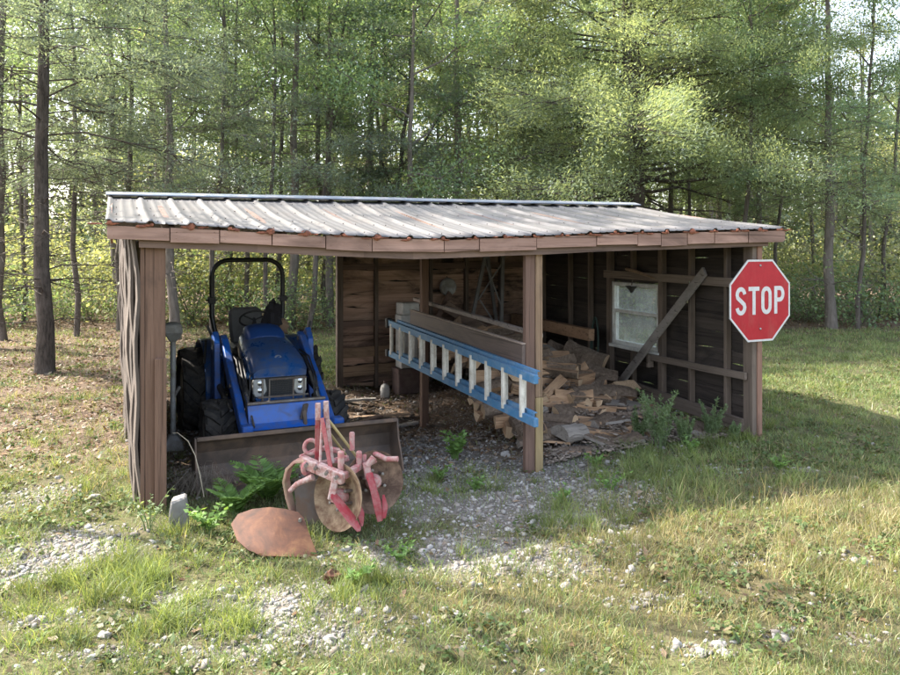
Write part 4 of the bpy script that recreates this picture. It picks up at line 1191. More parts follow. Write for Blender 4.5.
mb = MB(); mb.tube([(0, 0, -.01), (.02, .0, .08), (.0, 0, .12)], .008, 6); mb.build('hook', STEEL, cl)
c0 = SL(W - .12, 1.9, 1.66)
tag(MB().tube([SL(W - .12, 2.2, 1.72) - c0, SL(W - .13, 2.0, 1.70) - c0, SL(W - .12, 1.8, 1.66) - c0, SL(W - .12, 1.6, 1.62) - c0], [.02, .024, .018, .01], 7).build('forked_stick', PALEWOOD, smooth=True, loc=c0), 'short orange brown stick lying on the window header', 'stick')
c0 = SL(W - .11, .93, 1.5)
tag(MB().tube([SL(W - .11, .95, 1.62) - c0, SL(W - .11, .96, 1.5) - c0, SL(W - .11, .99, 1.36) - c0], .008, 6).build('wire_hook', CHROME, smooth=True, loc=c0), 'thin metal wire hooked on the dark right wall near the stop sign', 'hook')
# standing grey tool at the far side of the left post
a8, z8 = at(173, 330, 1.9)
st = thing('jack_stand', 'grey metal jack stand beyond the left shed post', 'jack', SL(a8, 1.9, 0), TH)
GREYM = plain('weathered_grey_metal', (.30, .30, .29), .6, .3, .2, 10, dirt=(.2, .16, .13), dirt_amt=.4)
zg = gs(a8, 1.9)
mb = MB(); mb.tube([(0, 0, zg + .05), (0, 0, z8 + .02)], .028, 10); mb.build('pole', GREYM, st, smooth=True)
mb = MB(); mb.loft([[(x_ * k, y_ * k, z_) for x_, y_ in ((-1, -1), (1, -1), (1, 1), (-1, 1))] for k, z_ in ((.03, z8 - .12), (.09, z8 - .02), (.08, z8 + .06), (.03, z8 + .08))]); mb.build('head', GREYM, st, bev=.01)
mb = MB(); mb.loft([[(x_ * k, y_ * k, z_) for x_, y_ in ((-1, -1), (1, -1), (1, 1), (-1, 1))] for k, z_ in ((.10, zg - .02), (.09, zg + .06), (.04, zg + .14))]); mb.build('foot', GREYM, st, bev=.01)
mb = MB(); mb.beam((0, 0, zg + .5), (.06, -.05, zg + .62), .02, .02); mb.build('handle', GREYM, st)
# stone block by the left post
def rock(name, label, cat, loc, r, seed, mat, squash=(1, 1, 1), amp=.3):
    o = lump(name, mat, (0, 0, 0), r, seed, amp, squash, 14, 2.2, smooth=False)
    o.location = loc
    return tag(o, label, cat)
STONE = plain('grey_stone', (.20, .19, .178), .9, 0, .3, 9, dirt=(.18, .16, .14), dirt_amt=.5, bs=.6)
x_, y_ = G(179, 529)
t = thing('concrete_block', 'broken grey concrete block standing against the left shed post', 'block', (x_, y_, gz(x_, y_)), R(14))
mb = MB(); mb.loft([[(-.065, -.05, -.05), (.07, -.055, -.05), (.068, .06, -.05), (-.06, .06, -.05)], [(-.07, -.055, .10), (.07, -.05, .10), (.065, .06, .11), (-.06, .06, .11)], [(-.055, -.05, .20), (.05, -.045, .235), (.05, .05, .24), (-.05, .055, .215)]])
o = mb.build('block', STONE, t, bev=.012)
# rusty scrap in the front grass
x_, y_ = G(332, 584)
o = lump('rusty_scrap', RUST, (0, 0, .03), .055, 31, .5, (.9, .5, .8), 12, 3, smooth=False); o.location = (x_, y_, gz(x_, y_))
tag(o, 'small crumpled rusty scrap in the grass in front of the plough blade', 'scrap metal')

# ================================================================== FIREWOOD
BARK = barkmat('log_bark', (.12, .085, .062), (.30, .225, .17), 8)
SPLIT = wood('split_wood_face', (.35, .205, .112), (.52, .335, .205), (.15, .088, .053), 'x', 8, .5, vary=.7)
ENDW = wood('cut_wood_end', (.44, .29, .17), (.60, .43, .28), (.16, .09, .05), 'z', 10, .3, vary=.3)
GREYS = wood('grey_split_face', (.20, .17, .145), (.32, .28, .245), (.09, .075, .06), 'x', 7, .4, vary=.5)
def log_mesh(kind, L, r, seed, grey=False):
    g = random.Random(seed)
    if kind == 'wedge': angs = [0] + [R(20 + 80 * i / 5) for i in range(6)]; corner = True
    elif kind == 'half': angs = [R(180 * i / 8) for i in range(9)]; corner = False
    elif kind == 'round': angs = [R(360 * i / 12) for i in range(12)]; corner = False
    else: angs = None
    if kind == 'slab': prof2 = [(-r, -.22 * r), (r, -.25 * r), (r * .8, .15 * r), (0, .34 * r), (-r * .85, .12 * r)]
    elif corner: prof2 = [(-.45 * r, -.45 * r)] + [(-.45 * r + 1.25 * r * math.cos(q - R(15)), -.45 * r + 1.25 * r * math.sin(q - R(15))) for q in angs[1:]]
    elif kind == 'half': prof2 = [(r * math.cos(q), r * math.sin(q) - .35 * r) for q in angs]
    else: prof2 = [(r * math.cos(q), r * math.sin(q)) for q in angs]
    prof2 = [(a * g.uniform(.9, 1.12), b * g.uniform(.9, 1.12)) for a, b in prof2]
    n = len(prof2); m = 5
    bend = g.uniform(-.03, .03); tw = g.uniform(-.15, .15)
    mb = MB(); secs = []
    for i in range(m):
        t = i / (m - 1) - .5; c, s_ = math.cos(tw * t), math.sin(tw * t); k = 1 + g.uniform(-.06, .06) - .1 * t
        ex = g.uniform(-.015, .015) if i in (0, m - 1) else 0
        secs.append([(L * t + ex, (a * c - b * s_) * k + bend * (1 - 4 * t * t) + g.uniform(-.004, .004), (a * s_ + b * c) * k + g.uniform(-.004, .004)) for a, b in prof2])
    mb.loft(secs)
    # materials: 0 bark, 1 split, 2 ends
    nf = (m - 1) * n
    for i in range(nf):
        k = i % n
        if kind == 'wedge': mi = 1 if k in (0, n - 1) else 0
        elif kind == 'half': mi = 1 if k == n - 1 else 0
        elif kind == 'slab': mi = 1 if k in (0, 1, 4) else 0
        else: mi = 0
        mb.m[i] = mi
    mb.m[nf] = 2; mb.m[nf + 1] = 2
    return mb
protos = []
for i in range(10):
    kind = ['wedge', 'wedge', 'half', 'wedge', 'slab', 'round', 'wedge', 'half', 'wedge', 'slab'][i]
    gz_ = i in (7, 9)
    o = log_mesh(kind, .44 + .06 * (i % 3), .078 + .013 * (i % 4), 100 + i).build('split_log', [BARK, GREYS if gz_ else SPLIT, GREYS if gz_ else ENDW])
    protos.append((kind, o))
used_proto = set()
GROUP_LOG = 'firewood logs in the pile inside the shed'
def place_log(i, loc, rot, label, scale=1.0, group=GROUP_LOG, cat='log'):
    kind, o = protos[i]
    if i in used_proto:
        o = o.copy(); COL.objects.link(o)
    used_proto.add(i)
    o.location = loc; o.rotation_euler = rot; o.scale = (scale,) * 3
    tag(o, label, cat, group)
    return o
lr = random.Random(77)
sms = lambda t: (lambda q: q * q * (3 - 2 * q))(min(1, max(0, t)))
def pile_h(a, p):
    return .80 * sms((p - .55) / 2.3) * (1 - .82 * sms((a - 4.25) / 1.5)) + .10 * (1 - sms((a - 5.2) / .5)) * sms((p - .3) / .5)
nlog = 0
for ip in range(17):
    p = .62 + ip * .165
    for ia in range(6):
        a = 3.62 + ia * .38 + lr.uniform(-.08, .08)
        if a > 5.75 or (a > 5.3 and p > 2.4) or lr.random() < .05: continue
        pp = p + lr.uniform(-.06, .06)
        h = pile_h(a, pp)
        q = SL(a, pp)
        i = lr.choice([0, 1, 2, 3, 6, 8, 8, 0, 5, 4, 7, 3])
        kind = protos[i][0]
        z = max(0, gz(q.x, q.y)) + h - .04 + lr.uniform(-.05, .03)
        yaw = TH + lr.gauss(0, .22) + (R(180) if lr.random() < .5 else 0)
        if lr.random() < .16: yaw += R(lr.uniform(40, 90))
        lab = {'wedge': 'split firewood wedge with orange brown cut faces in the pile by the right wall', 'half': 'half round firewood log with bark on one side in the pile by the right wall',
               'round': 'whole round bark covered log in the firewood pile', 'slab': 'thin flat slab of firewood lying in the pile'}[kind]
        if i == 7: lab = 'grey weathered half log in the firewood pile'
        place_log(i, (q.x, q.y, z + .02), (lr.gauss(math.pi * .85, 1.1), lr.gauss(0, .10), yaw), lab, lr.uniform(.85, 1.12))
        nlog += 1
        if h > .25 and lr.random() < .5:
            place_log(lr.choice([0, 3, 6, 8]), (q.x + lr.uniform(-.05, .05), q.y - .04, z - .11), (lr.uniform(-3.1, 3.1), lr.gauss(0, .08), yaw + .1), 'split firewood wedge with orange brown cut faces in the pile by the right wall', lr.uniform(.85, 1.1)); nlog += 1
for j in range(16):
    a = lr.uniform(4.5, 5.45); p = lr.uniform(.95, 2.1); q = SL(a, p); i = lr.choice([0, 1, 3, 6, 8, 2])
    lab = 'half round firewood log with bark on one side in the pile by the right wall' if protos[i][0] == 'half' else 'split firewood wedge with orange brown cut faces in the pile by the right wall'
    place_log(i, (q.x, q.y, max(0, gz(q.x, q.y)) + pile_h(a, p) + .05), (lr.gauss(math.pi * .85, 1.0), lr.gauss(0, .12), TH + lr.gauss(0, .35)), lab, lr.uniform(.8, 1.05))
# single logs that stand out
def special(kind, px, py, p, L, r, rot, label, seed, mats):
    a, z = at(px, py, p); q = SL(a, p, z)
    o = log_mesh(kind, L, r, seed).build('firewood_log', mats, loc=q)
    o.rotation_euler = rot
    return tag(o, label, 'log', GROUP_LOG)
special('half', 585, 356, 2.5, .58, .15, (R(55), R(16), TH + R(-52)), 'largest bark covered log on top of the firewood pile', 301, [BARK, SPLIT, ENDW])
special('round', 563, 352, 2.9, .46, .085, (0, R(20), TH + R(-50)), 'round grey barked log leaning on the top of the pile beside the largest log', 302, [BARK, GREYS, GREYS])
special('wedge', 602, 376, 2.05, .36, .13, (R(80), R(8), TH + R(-30)), 'big wedge with a fresh pale cut face below the window corner', 303, [BARK, SPLIT, ENDW])
special('wedge', 624, 387, 1.75, .36, .12, (R(210), R(2), TH + R(10)), 'thick split wedge with orange faces at the foot of the diagonal grey plank', 304, [SPLIT, ENDW, ENDW])
special('half', 570, 432, .55, .36, .12, (R(10), R(6), TH + R(22)), 'grey weathered stump half lying at the front foot of the pile beside the middle post', 305, [GREYS, GREYS, GREYS])
# grey slabs and chips at the foot of the pile
for j in range(26):
    a = lr.uniform(3.6, 5.75); p = lr.uniform(.25, 1.3); q = SL(a, p)
    o = place_log(lr.choice([9, 9, 7, 4]), (q.x, q.y, gz(q.x, q.y) + pile_h(a, p) * .9 + .03), (lr.gauss(0, .2), lr.gauss(0, .12), lr.uniform(0, 6.28)), 'grey flat bark slab at the front foot of the firewood pile', lr.uniform(.5, .95), 'bark slabs in front of the firewood pile', 'bark slab')
for i, (k, o) in enumerate(protos):
    if i not in used_proto: bpy.data.objects.remove(o)
# long pale stick and scrap boards on the floor behind the tractor
for (px, py, p, ang, L, lab, mat) in ((382, 404, 3.4, -.1, .75, 'pale bark strip on the shed floor to the right of the tractor', PALEWOOD), (365, 410, 3.2, .5, .6, 'dark broken board on the shed floor behind the loader bucket', BEAM_X), (350, 395, 4.0, -.3, .7, 'brown scrap board on the ground below the plank wall', GREYWOOD), (400, 418, 3.0, .2, .5, 'short grey stick on the gravel under the ladder', GREYWOOD)):
    k = (px - 450) / F; a, _ = at(px, py, p); q = SL(a, p); z = gz(q.x, q.y) + .03
    tag(MB().beam((-L / 2, 0, 0), (L / 2, 0, .02), .09, .025, n=4, jit=.008, rng=rng).build('scrap_board', mat, loc=(q.x, q.y, z)), lab, 'board').rotation_euler = (0, 0, ang + TH)

# ================================================================== STUFF ON THE GROUND
nr = np.random.default_rng(5)
def in_view(x, y, m=.3): return (np.abs(x) < y * .575 + m) & (y > 3.55)
def sample(n, y0, y1, power=1.0):
    u = nr.random(n); y = y0 + (y1 - y0) * u ** power
    x = (nr.random(n) * 2 - 1) * (y * .575 + .3)
    return x, y
ICO_V = None
def ico():
    t = (1 + 5 ** .5) / 2
    v = np.array([(-1, t, 0), (1, t, 0), (-1, -t, 0), (1, -t, 0), (0, -1, t), (0, 1, t), (0, -1, -t), (0, 1, -t), (t, 0, -1), (t, 0, 1), (-t, 0, -1), (-t, 0, 1)], float)
    v /= np.linalg.norm(v, axis=1)[:, None]
    f = np.array([(0, 11, 5), (0, 5, 1), (0, 1, 7), (0, 7, 10), (0, 10, 11), (1, 5, 9), (5, 11, 4), (11, 10, 2), (10, 7, 6), (7, 1, 8), (3, 9, 4), (3, 4, 2), (3, 2, 6), (3, 6, 8), (3, 8, 9), (4, 9, 5), (2, 4, 11), (6, 2, 10), (8, 6, 7), (9, 8, 1)])
    return v, f
def rand_rot(n):
    q = nr.normal(size=(n, 4)); q /= np.linalg.norm(q, axis=1)[:, None]
    w, x, y, z = q.T
    return np.stack([np.stack([1 - 2 * (y * y + z * z), 2 * (x * y - z * w), 2 * (x * z + y * w)], -1), np.stack([2 * (x * y + z * w), 1 - 2 * (x * x + z * z), 2 * (y * z - x * w)], -1), np.stack([2 * (x * z - y * w), 2 * (y * z + x * w), 1 - 2 * (x * x + y * y)], -1)], 1)
def stones(name, x, y, r, mat, label):
    v, f = ico(); n = len(x)
    B = v[None] * (1 + nr.uniform(-.28, .28, (n, 12, 1)))
    B = B * np.stack([nr.uniform(.7, 1.3, n), nr.uniform(.6, 1.1, n), nr.uniform(.4, .8, n)], -1)[:, None, :]
    B = np.einsum('nij,nkj->nki', rand_rot(n), B) * r[:, None, None]
    B[:, :, 2] *= .75
    P = np.stack([x, y, hz(x, y) + r * .08], -1)
    V = (B + P[:, None]).reshape(-1, 3); Fq = (f[None] + (np.arange(n) * 12)[:, None, None]).reshape(-1, 3)
    return tag(np_mesh(name, V, Fq, mat), label, 'gravel', kind='stuff')
def gravmat():
    m, nt, b = new_mat('limestone_gravel')
    c = ramp(nt, island(nt), [(0, (.12, .104, .09)), (.3, (.21, .19, .17)), (.6, (.30, .282, .26)), (.88, (.43, .41, .385)), (1, (.19, .145, .11))])
    n = noise(nt, coords(nt), 40, 3, .6)
    c = mix(nt, c, (.24, .20, .16), ramp(nt, n, [(.5, (0, 0, 0)), (.75, (.6, .6, .6))]))
    nt.links.new(c, b.inputs['Base Color']); b.inputs['Roughness'].default_value = .95
    return m
x, y = sample(190000, 3.6, 12.5, 1.2)
c = covers(x, y); keep = nr.random(len(x)) < c[0] * .85 + .016 * (y < 10)
x, y = x[keep], y[keep]
r = np.clip(nr.lognormal(math.log(.0085), .58, len(x)), .004, .036)
GRAV = gravmat()
stones('gravel', x, y, r, GRAV, 'pale grey limestone gravel scattered over the ground before the shed')
print('gravel', len(x))
# larger stones one can tell apart
for j, (px, py, rr_) in enumerate([(95, 500, .05), (60, 480, .045), (285, 612, .04), (238, 590, .035), (330, 640, .04), (105, 640, .04), (470, 475, .05), (505, 452, .05), (570, 487, .05), (600, 470, .045), (425, 428, .05), (720, 648, .04), (320, 560, .04), (410, 570, .035), (20, 555, .05)]):
    x_, y_ = G(px, py)
    rock('rock', 'pale limestone rock larger than the gravel around it', 'rock', (x_, y_, gz(x_, y_) + rr_ * .12), rr_ * .72, 400 + j, GRAV, (1.2, .9, .7), .35).update_tag()
    COL.objects[-1]['group'] = 'larger rocks scattered in the gravel'

def blades(name, x, y, L, w, mat, label, cat, lean=.35, seg=2, kind='stuff', droop=.5):
    n = len(x); z = hz(x, y) - .005
    az = nr.random(n) * 2 * np.pi; tilt = np.abs(nr.normal(0, lean, n))
    d = np.stack([np.cos(az) * np.sin(tilt), np.sin(az) * np.sin(tilt), np.cos(tilt)], -1)
    out = np.stack([np.cos(az), np.sin(az), np.zeros(n)], -1)
    fa = nr.random(n) * np.pi; s = np.stack([np.cos(fa), np.sin(fa), np.zeros(n)], -1)
    P0 = np.stack([x, y, z], -1)
    k = droop * nr.random(n)
    def pos(t): return P0 + d * (L * t)[:, None] + (out * (k * L * t * t)[:, None]) - np.array([0, 0, 1]) * (k * .45 * L * t * t)[:, None]
    o = np.ones(n)
    a = pos(0 * o); b = pos(.5 * o); e = pos(o)
    V = np.stack([a - s * (w / 2)[:, None], a + s * (w / 2)[:, None], b - s * (w * .42)[:, None], b + s * (w * .42)[:, None], e - s * (w * .06)[:, None], e + s * (w * .06)[:, None]], 1).reshape(-1, 3)
    bi = (np.arange(n) * 6)[:, None]
    Fq = np.concatenate([bi + np.array([[0, 1, 3, 2]]), bi + np.array([[2, 3, 5, 4]])], 0)
    return tag(np_mesh(name, V, Fq, mat), label, cat, kind=kind)
LUSH = leafmat('lush_grass', [(0.118, 0.166, 0.052), (0.165, 0.222, 0.07), (0.21, 0.268, 0.087), (0.277, 0.295, 0.12)], .4, clump=(.6, 1.35), clump_sc=2.4)
TURFG = leafmat('short_grass', [(0.106, 0.159, 0.061), (0.148, 0.21, 0.079), (0.202, 0.266, 0.102), (0.276, 0.307, 0.146)], .35, clump=(.55, 1.4), clump_sc=2.6)  # blade colours of the short turf all over the ground
DRYG = leafmat('dry_grass', [(0.209, 0.209, 0.09), (0.281, 0.264, 0.123), (0.379, 0.34, 0.188), (0.292, 0.224, 0.134), (0.172, 0.207, 0.071)], .35, clump=(.6, 1.35), clump_sc=2.8)
# short turf everywhere it is not bare
x, y = sample(560000, 3.55, 19, 1.1)
c = covers(x, y); n2 = fbm(x, y, 2.6, 77)
dens = np.clip(.85 * (1 - c[0] * .85) * np.clip((n2 - .28) * 3.0, .15, 1) * (1 - c[4] * .93) * (1 - c[3] * .86), 0, 1)
keep = nr.random(len(x)) < dens
x, y = x[keep], y[keep]; cd = covers(x, y)
isd = nr.random(len(x)) < np.clip(cd[1] * .72 + .10, 0, .8)
Lq = nr.uniform(.025, .075, len(x)) * (.7 + .8 * fbm(x, y, 3.3, 61)) * (1 + .2 * (y > 9)); wq = nr.uniform(.003, .0055, len(x)) * (1 + np.clip((y - 6) / 7, 0, 1.6))
blades('short_grass', x[~isd], y[~isd], Lq[~isd], wq[~isd], TURFG, 'short green grass covering the ground around the shed', 'grass', .6)
print('short', (~isd).sum(), isd.sum())
blades('dry_grass', x[isd], y[isd], Lq[isd] * 1.15, wq[isd], DRYG, 'short straw coloured grass among the green turf', 'grass', .6)
# lush tufts
x, y = sample(30000, 3.55, 11.5, 1.0)
c = covers(x, y); keep = nr.random(len(x)) < (np.clip(c[2] - .36, 0, 1) * .62 * np.clip((fbm(x, y, 6, 88) - .36) * 4, 0, 1) + .010) * (1 - c[4] * .9)
tx, ty = x[keep], y[keep]; nb = nr.integers(16, 46, len(tx))
sp_ = np.repeat(nr.uniform(.02, .05, len(tx)), nb)
x = np.repeat(tx, nb) + nr.normal(0, 1, nb.sum()) * sp_; y = np.repeat(ty, nb) + nr.normal(0, 1, nb.sum()) * sp_
hq = np.repeat(nr.uniform(.06, .20, len(tx)), nb)
print('tufts', len(tx), len(x))
blades('grass_tufts', x, y, hq * nr.uniform(.5, 1.1, len(x)), nr.uniform(.003, .0055, len(x)), LUSH, 'bright yellow green grass growing in long tufts in front of the shed', 'grass', .38, droop=.7)
# taller dry grass with seed stalks on the right
x, y = sample(150000, 3.55, 8.2, 1.0)
fd = field([(760, 545, 170, 50, 1.0), (880, 510, 80, 30, 1.0), (620, 590, 70, 22, .6), (720, 620, 120, 20, .5)], x, y)
keep = nr.random(len(x)) < np.clip(fd - .25, 0, 1) * np.clip((fbm(x, y, 2.2, 55) - .36) * 3.2, 0, 1) * .85
x, y = x[keep], y[keep]; print('tall dry', len(x))
gm = nr.random(len(x)) < .2
blades('tall_green_grass', x[gm], y[gm], nr.uniform(.05, .15, gm.sum()), nr.uniform(.003, .005, gm.sum()), LUSH, 'taller green blades mixed among the dry grass on the right', 'grass', .45, droop=.6)
x, y = x[~gm], y[~gm]
blades('tall_dry_grass', x, y, nr.uniform(.06, .17, len(x)), nr.uniform(.0028, .005, len(x)), DRYG, 'taller pale dry grass in the sunny patch on the right', 'grass', .45, droop=.6)
x, y = sample(900, 4.6, 7.4, 1.0); fd = field([(740, 500, 170, 22, 1.0)], x, y); keep = nr.random(len(x)) < fd * .7; x, y = x[keep], y[keep]
blades('seed_stalks', x, y, nr.uniform(.16, .34, len(x)), nr.uniform(.004, .006, len(x)), DRYG, 'thin seed stalks standing above the dry grass', 'grass', .15, droop=.2)
# fallen leaves and wood chips
def flakes(name, x, y, size, mat, label, cat, zoff=.006, tilt=.35, elong=1.6):
    n = len(x); az = nr.random(n) * 6.283
    t = np.stack([np.cos(az), np.sin(az), nr.normal(0, tilt, n)], -1); b = np.stack([-np.sin(az), np.cos(az), nr.normal(0, tilt, n)], -1)
    c0 = np.stack([x, y, hz(x, y) + zoff + np.abs(nr.normal(0, .008, n))], -1); s = size[:, None]
    V = np.stack([c0 - t * s * elong, c0 - b * s * .8 - t * s * .2, c0 + t * s * elong, c0 + b * s * .8 + t * s * .15], 1).reshape(-1, 3)
    Fq = (np.arange(n) * 4)[:, None] + np.array([[0, 1, 2, 3]])
    return tag(np_mesh(name, V, Fq, mat), label, cat, kind='stuff')
LITTER = leafmat('fallen_leaves', [(.11, .065, .04), (.18, .11, .065), (.26, .18, .115), (.33, .26, .19), (.10, .085, .07)], .12)
x, y = sample(60000, 3.6, 26, .9); c = covers(x, y); keep = nr.random(len(x)) < c[3] * .85 + .03; x, y = x[keep], y[keep]
flakes('leaf_litter', x, y, nr.uniform(.012, .026, len(x)) * (1 + .25 * (y > 12)), LITTER, 'brown fallen leaves strewn over the bare ground', 'leaves')
CHIP = wood('wood_chip', (.20, .15, .115), (.33, .27, .22), (.09, .07, .055), 'x', 9, .4, vary=.9)
ca = nr.uniform(3.5, 5.85, 1300); cp = .1 + 1.9 * nr.uniform(0, 1, 1300) ** 1.6
ca = np.concatenate([ca, nr.uniform(1.6, 3.6, 260)]); cp = np.concatenate([cp, nr.uniform(1.2, 4.6, 260)])
wx = S0[0] + ca * CA - cp * SA; wy = S0[1] + ca * SA + cp * CA
n = len(wx); hh = np.array([pile_h(a, p) for a, p in zip(ca, cp)]) * np.where(ca > 3.5, 1, 0)
B = np.array([(-1, -1, -1), (1, -1, -1), (1, 1, -1), (-1, 1, -1), (-1, -1, 1), (1, -1, 1), (1, 1, 1), (-1, 1, 1)], float)[None] * np.stack([nr.uniform(.012, .055, n), nr.uniform(.006, .018, n), nr.uniform(.003, .008, n)], -1)[:, None]
B *= nr.uniform(.6, 1.25, (n, 8, 1))
az = nr.random(n) * 6.28; ti = nr.normal(0, .25, n)
Rm = np.stack([np.stack([np.cos(az), -np.sin(az), 0 * az], -1), np.stack([np.sin(az), np.cos(az), 0 * az], -1), np.stack([ti, ti * 0, 1 + 0 * az], -1)], 1)
B = np.einsum('nij,nkj->nki', Rm, B)
V = (B + np.stack([wx, wy, hz(wx, wy) + hh * .92 + .02 + nr.random(n) * .02], -1)[:, None]).reshape(-1, 3)
Fq = ((np.arange(n) * 8)[:, None, None] + np.array([(0, 3, 2, 1), (4, 5, 6, 7), (0, 1, 5, 4), (1, 2, 6, 5), (2, 3, 7, 6), (3, 0, 4, 7)])[None]).reshape(-1, 4)
tag(np_mesh('wood_chips', V, Fq, CHIP), 'wood chips and bark scraps strewn around the firewood pile', 'wood chips', kind='stuff')

# low broad leaved ground cover between the grass
COVERM = leafmat('ground_cover_leaf', [(.06, .095, .03), (.085, .135, .04), (.12, .17, .055), (.17, .17, .07), (.15, .10, .06)], .3, clump=(.6, 1.3), clump_sc=2.5)
x, y = sample(260000, 3.55, 14, 1.1); c = covers(x, y)
dn = np.clip((fbm(x, y, 1.9, 141) - .44) * 5, 0, 1) * np.clip((fbm(x, y, 7, 143) - .38) * 4, 0, 1)
keep = nr.random(len(x)) < np.clip(dn * .55 * (1 - np.clip(c[2], 0, .9)) * (1 - c[0] * .75) * (1 - c[4] * .95) * (1 - c[3] * .5), 0, 1)
x, y = x[keep], y[keep]
flakes('ground_cover', x, y, nr.uniform(.007, .016, len(x)) * (1 + .05 * y), COVERM, 'low broad leaved weeds matted among the grass', 'ground cover', zoff=.022, tilt=.4, elong=1.3)

# ================================================================== PLANTS AND TREES
class Cloud:
    """tubes and leaves gathered as numpy arrays"""
    def __init__(self, seed): self.rg = np.random.default_rng(seed); self.tv = []; self.tf = []; self.tn = 0; self.lv = []; 
    def tube(self, P, r, n=6):
        P = np.asarray(P, float); r = np.asarray(r, float); m = len(P)
        T = np.gradient(P, axis=0); T /= np.linalg.norm(T, axis=1)[:, None] + 1e-9
        ref = np.array([0, 0, 1.0]) if abs(T[0, 2]) < .8 else np.array([1.0, 0, 0])
        A = np.cross(T, ref); A /= np.linalg.norm(A, axis=1)[:, None] + 1e-9; B = np.cross(T, A)
        an = np.arange(n) * 2 * np.pi / n
        V = P[:, None] + (A[:, None] * np.cos(an)[None, :, None] + B[:, None] * np.sin(an)[None, :, None]) * r[:, None, None]
        i = np.arange(m - 1)[:, None] * n; k = np.arange(n)[None]
        Fq = np.stack([i + k, i + (k + 1) % n, i + n + (k + 1) % n, i + n + k], -1).reshape(-1, 4)
        self.tv.append(V.reshape(-1, 3)); self.tf.append(Fq + self.tn); self.tn += m * n
    def leaves(self, C, size, elong=1.6, dirs=None, width=None, spread=1.0, flat=0.0):
        C = np.asarray(C, float); n = len(C); rg = self.rg
        t = rg.normal(size=(n, 3)) * spread
        if dirs is not None: t = t + dirs
        t /= np.linalg.norm(t, axis=1)[:, None] + 1e-9
        u = rg.normal(size=(n, 3)); u[:, 2] *= (1 - flat)
        b = np.cross(t, np.cross(t, u) if flat == 0 else np.cross(np.array([0, 0, 1.0]) + .35 * u, t)) if flat == 0 else np.cross(np.array([0, 0, 1.0]) + .5 * u, t)
        b /= np.linalg.norm(b, axis=1)[:, None] + 1e-9
        s = (np.asarray(size) * np.ones(n))[:, None]
        w = s / elong
        self.lv.append(np.stack([C - t * s, C - b * w - t * s * .1, C + t * s, C + b * w - t * s * .1], 1).reshape(-1, 3))
    def emit(self, root, trunk_name, tm, crown_name, lm):
        if self.tv: np_mesh(trunk_name, np.concatenate(self.tv), np.concatenate(self.tf), tm, root, smooth=True)
        if self.lv:
            V = np.concatenate(self.lv); n = len(V) // 4
            np_mesh(crown_name, V, np.arange(n * 4).reshape(n, 4), lm, root)
            return n
        return 0
def unit(v): v = np.asarray(v, float); return v / (np.linalg.norm(v) + 1e-9)

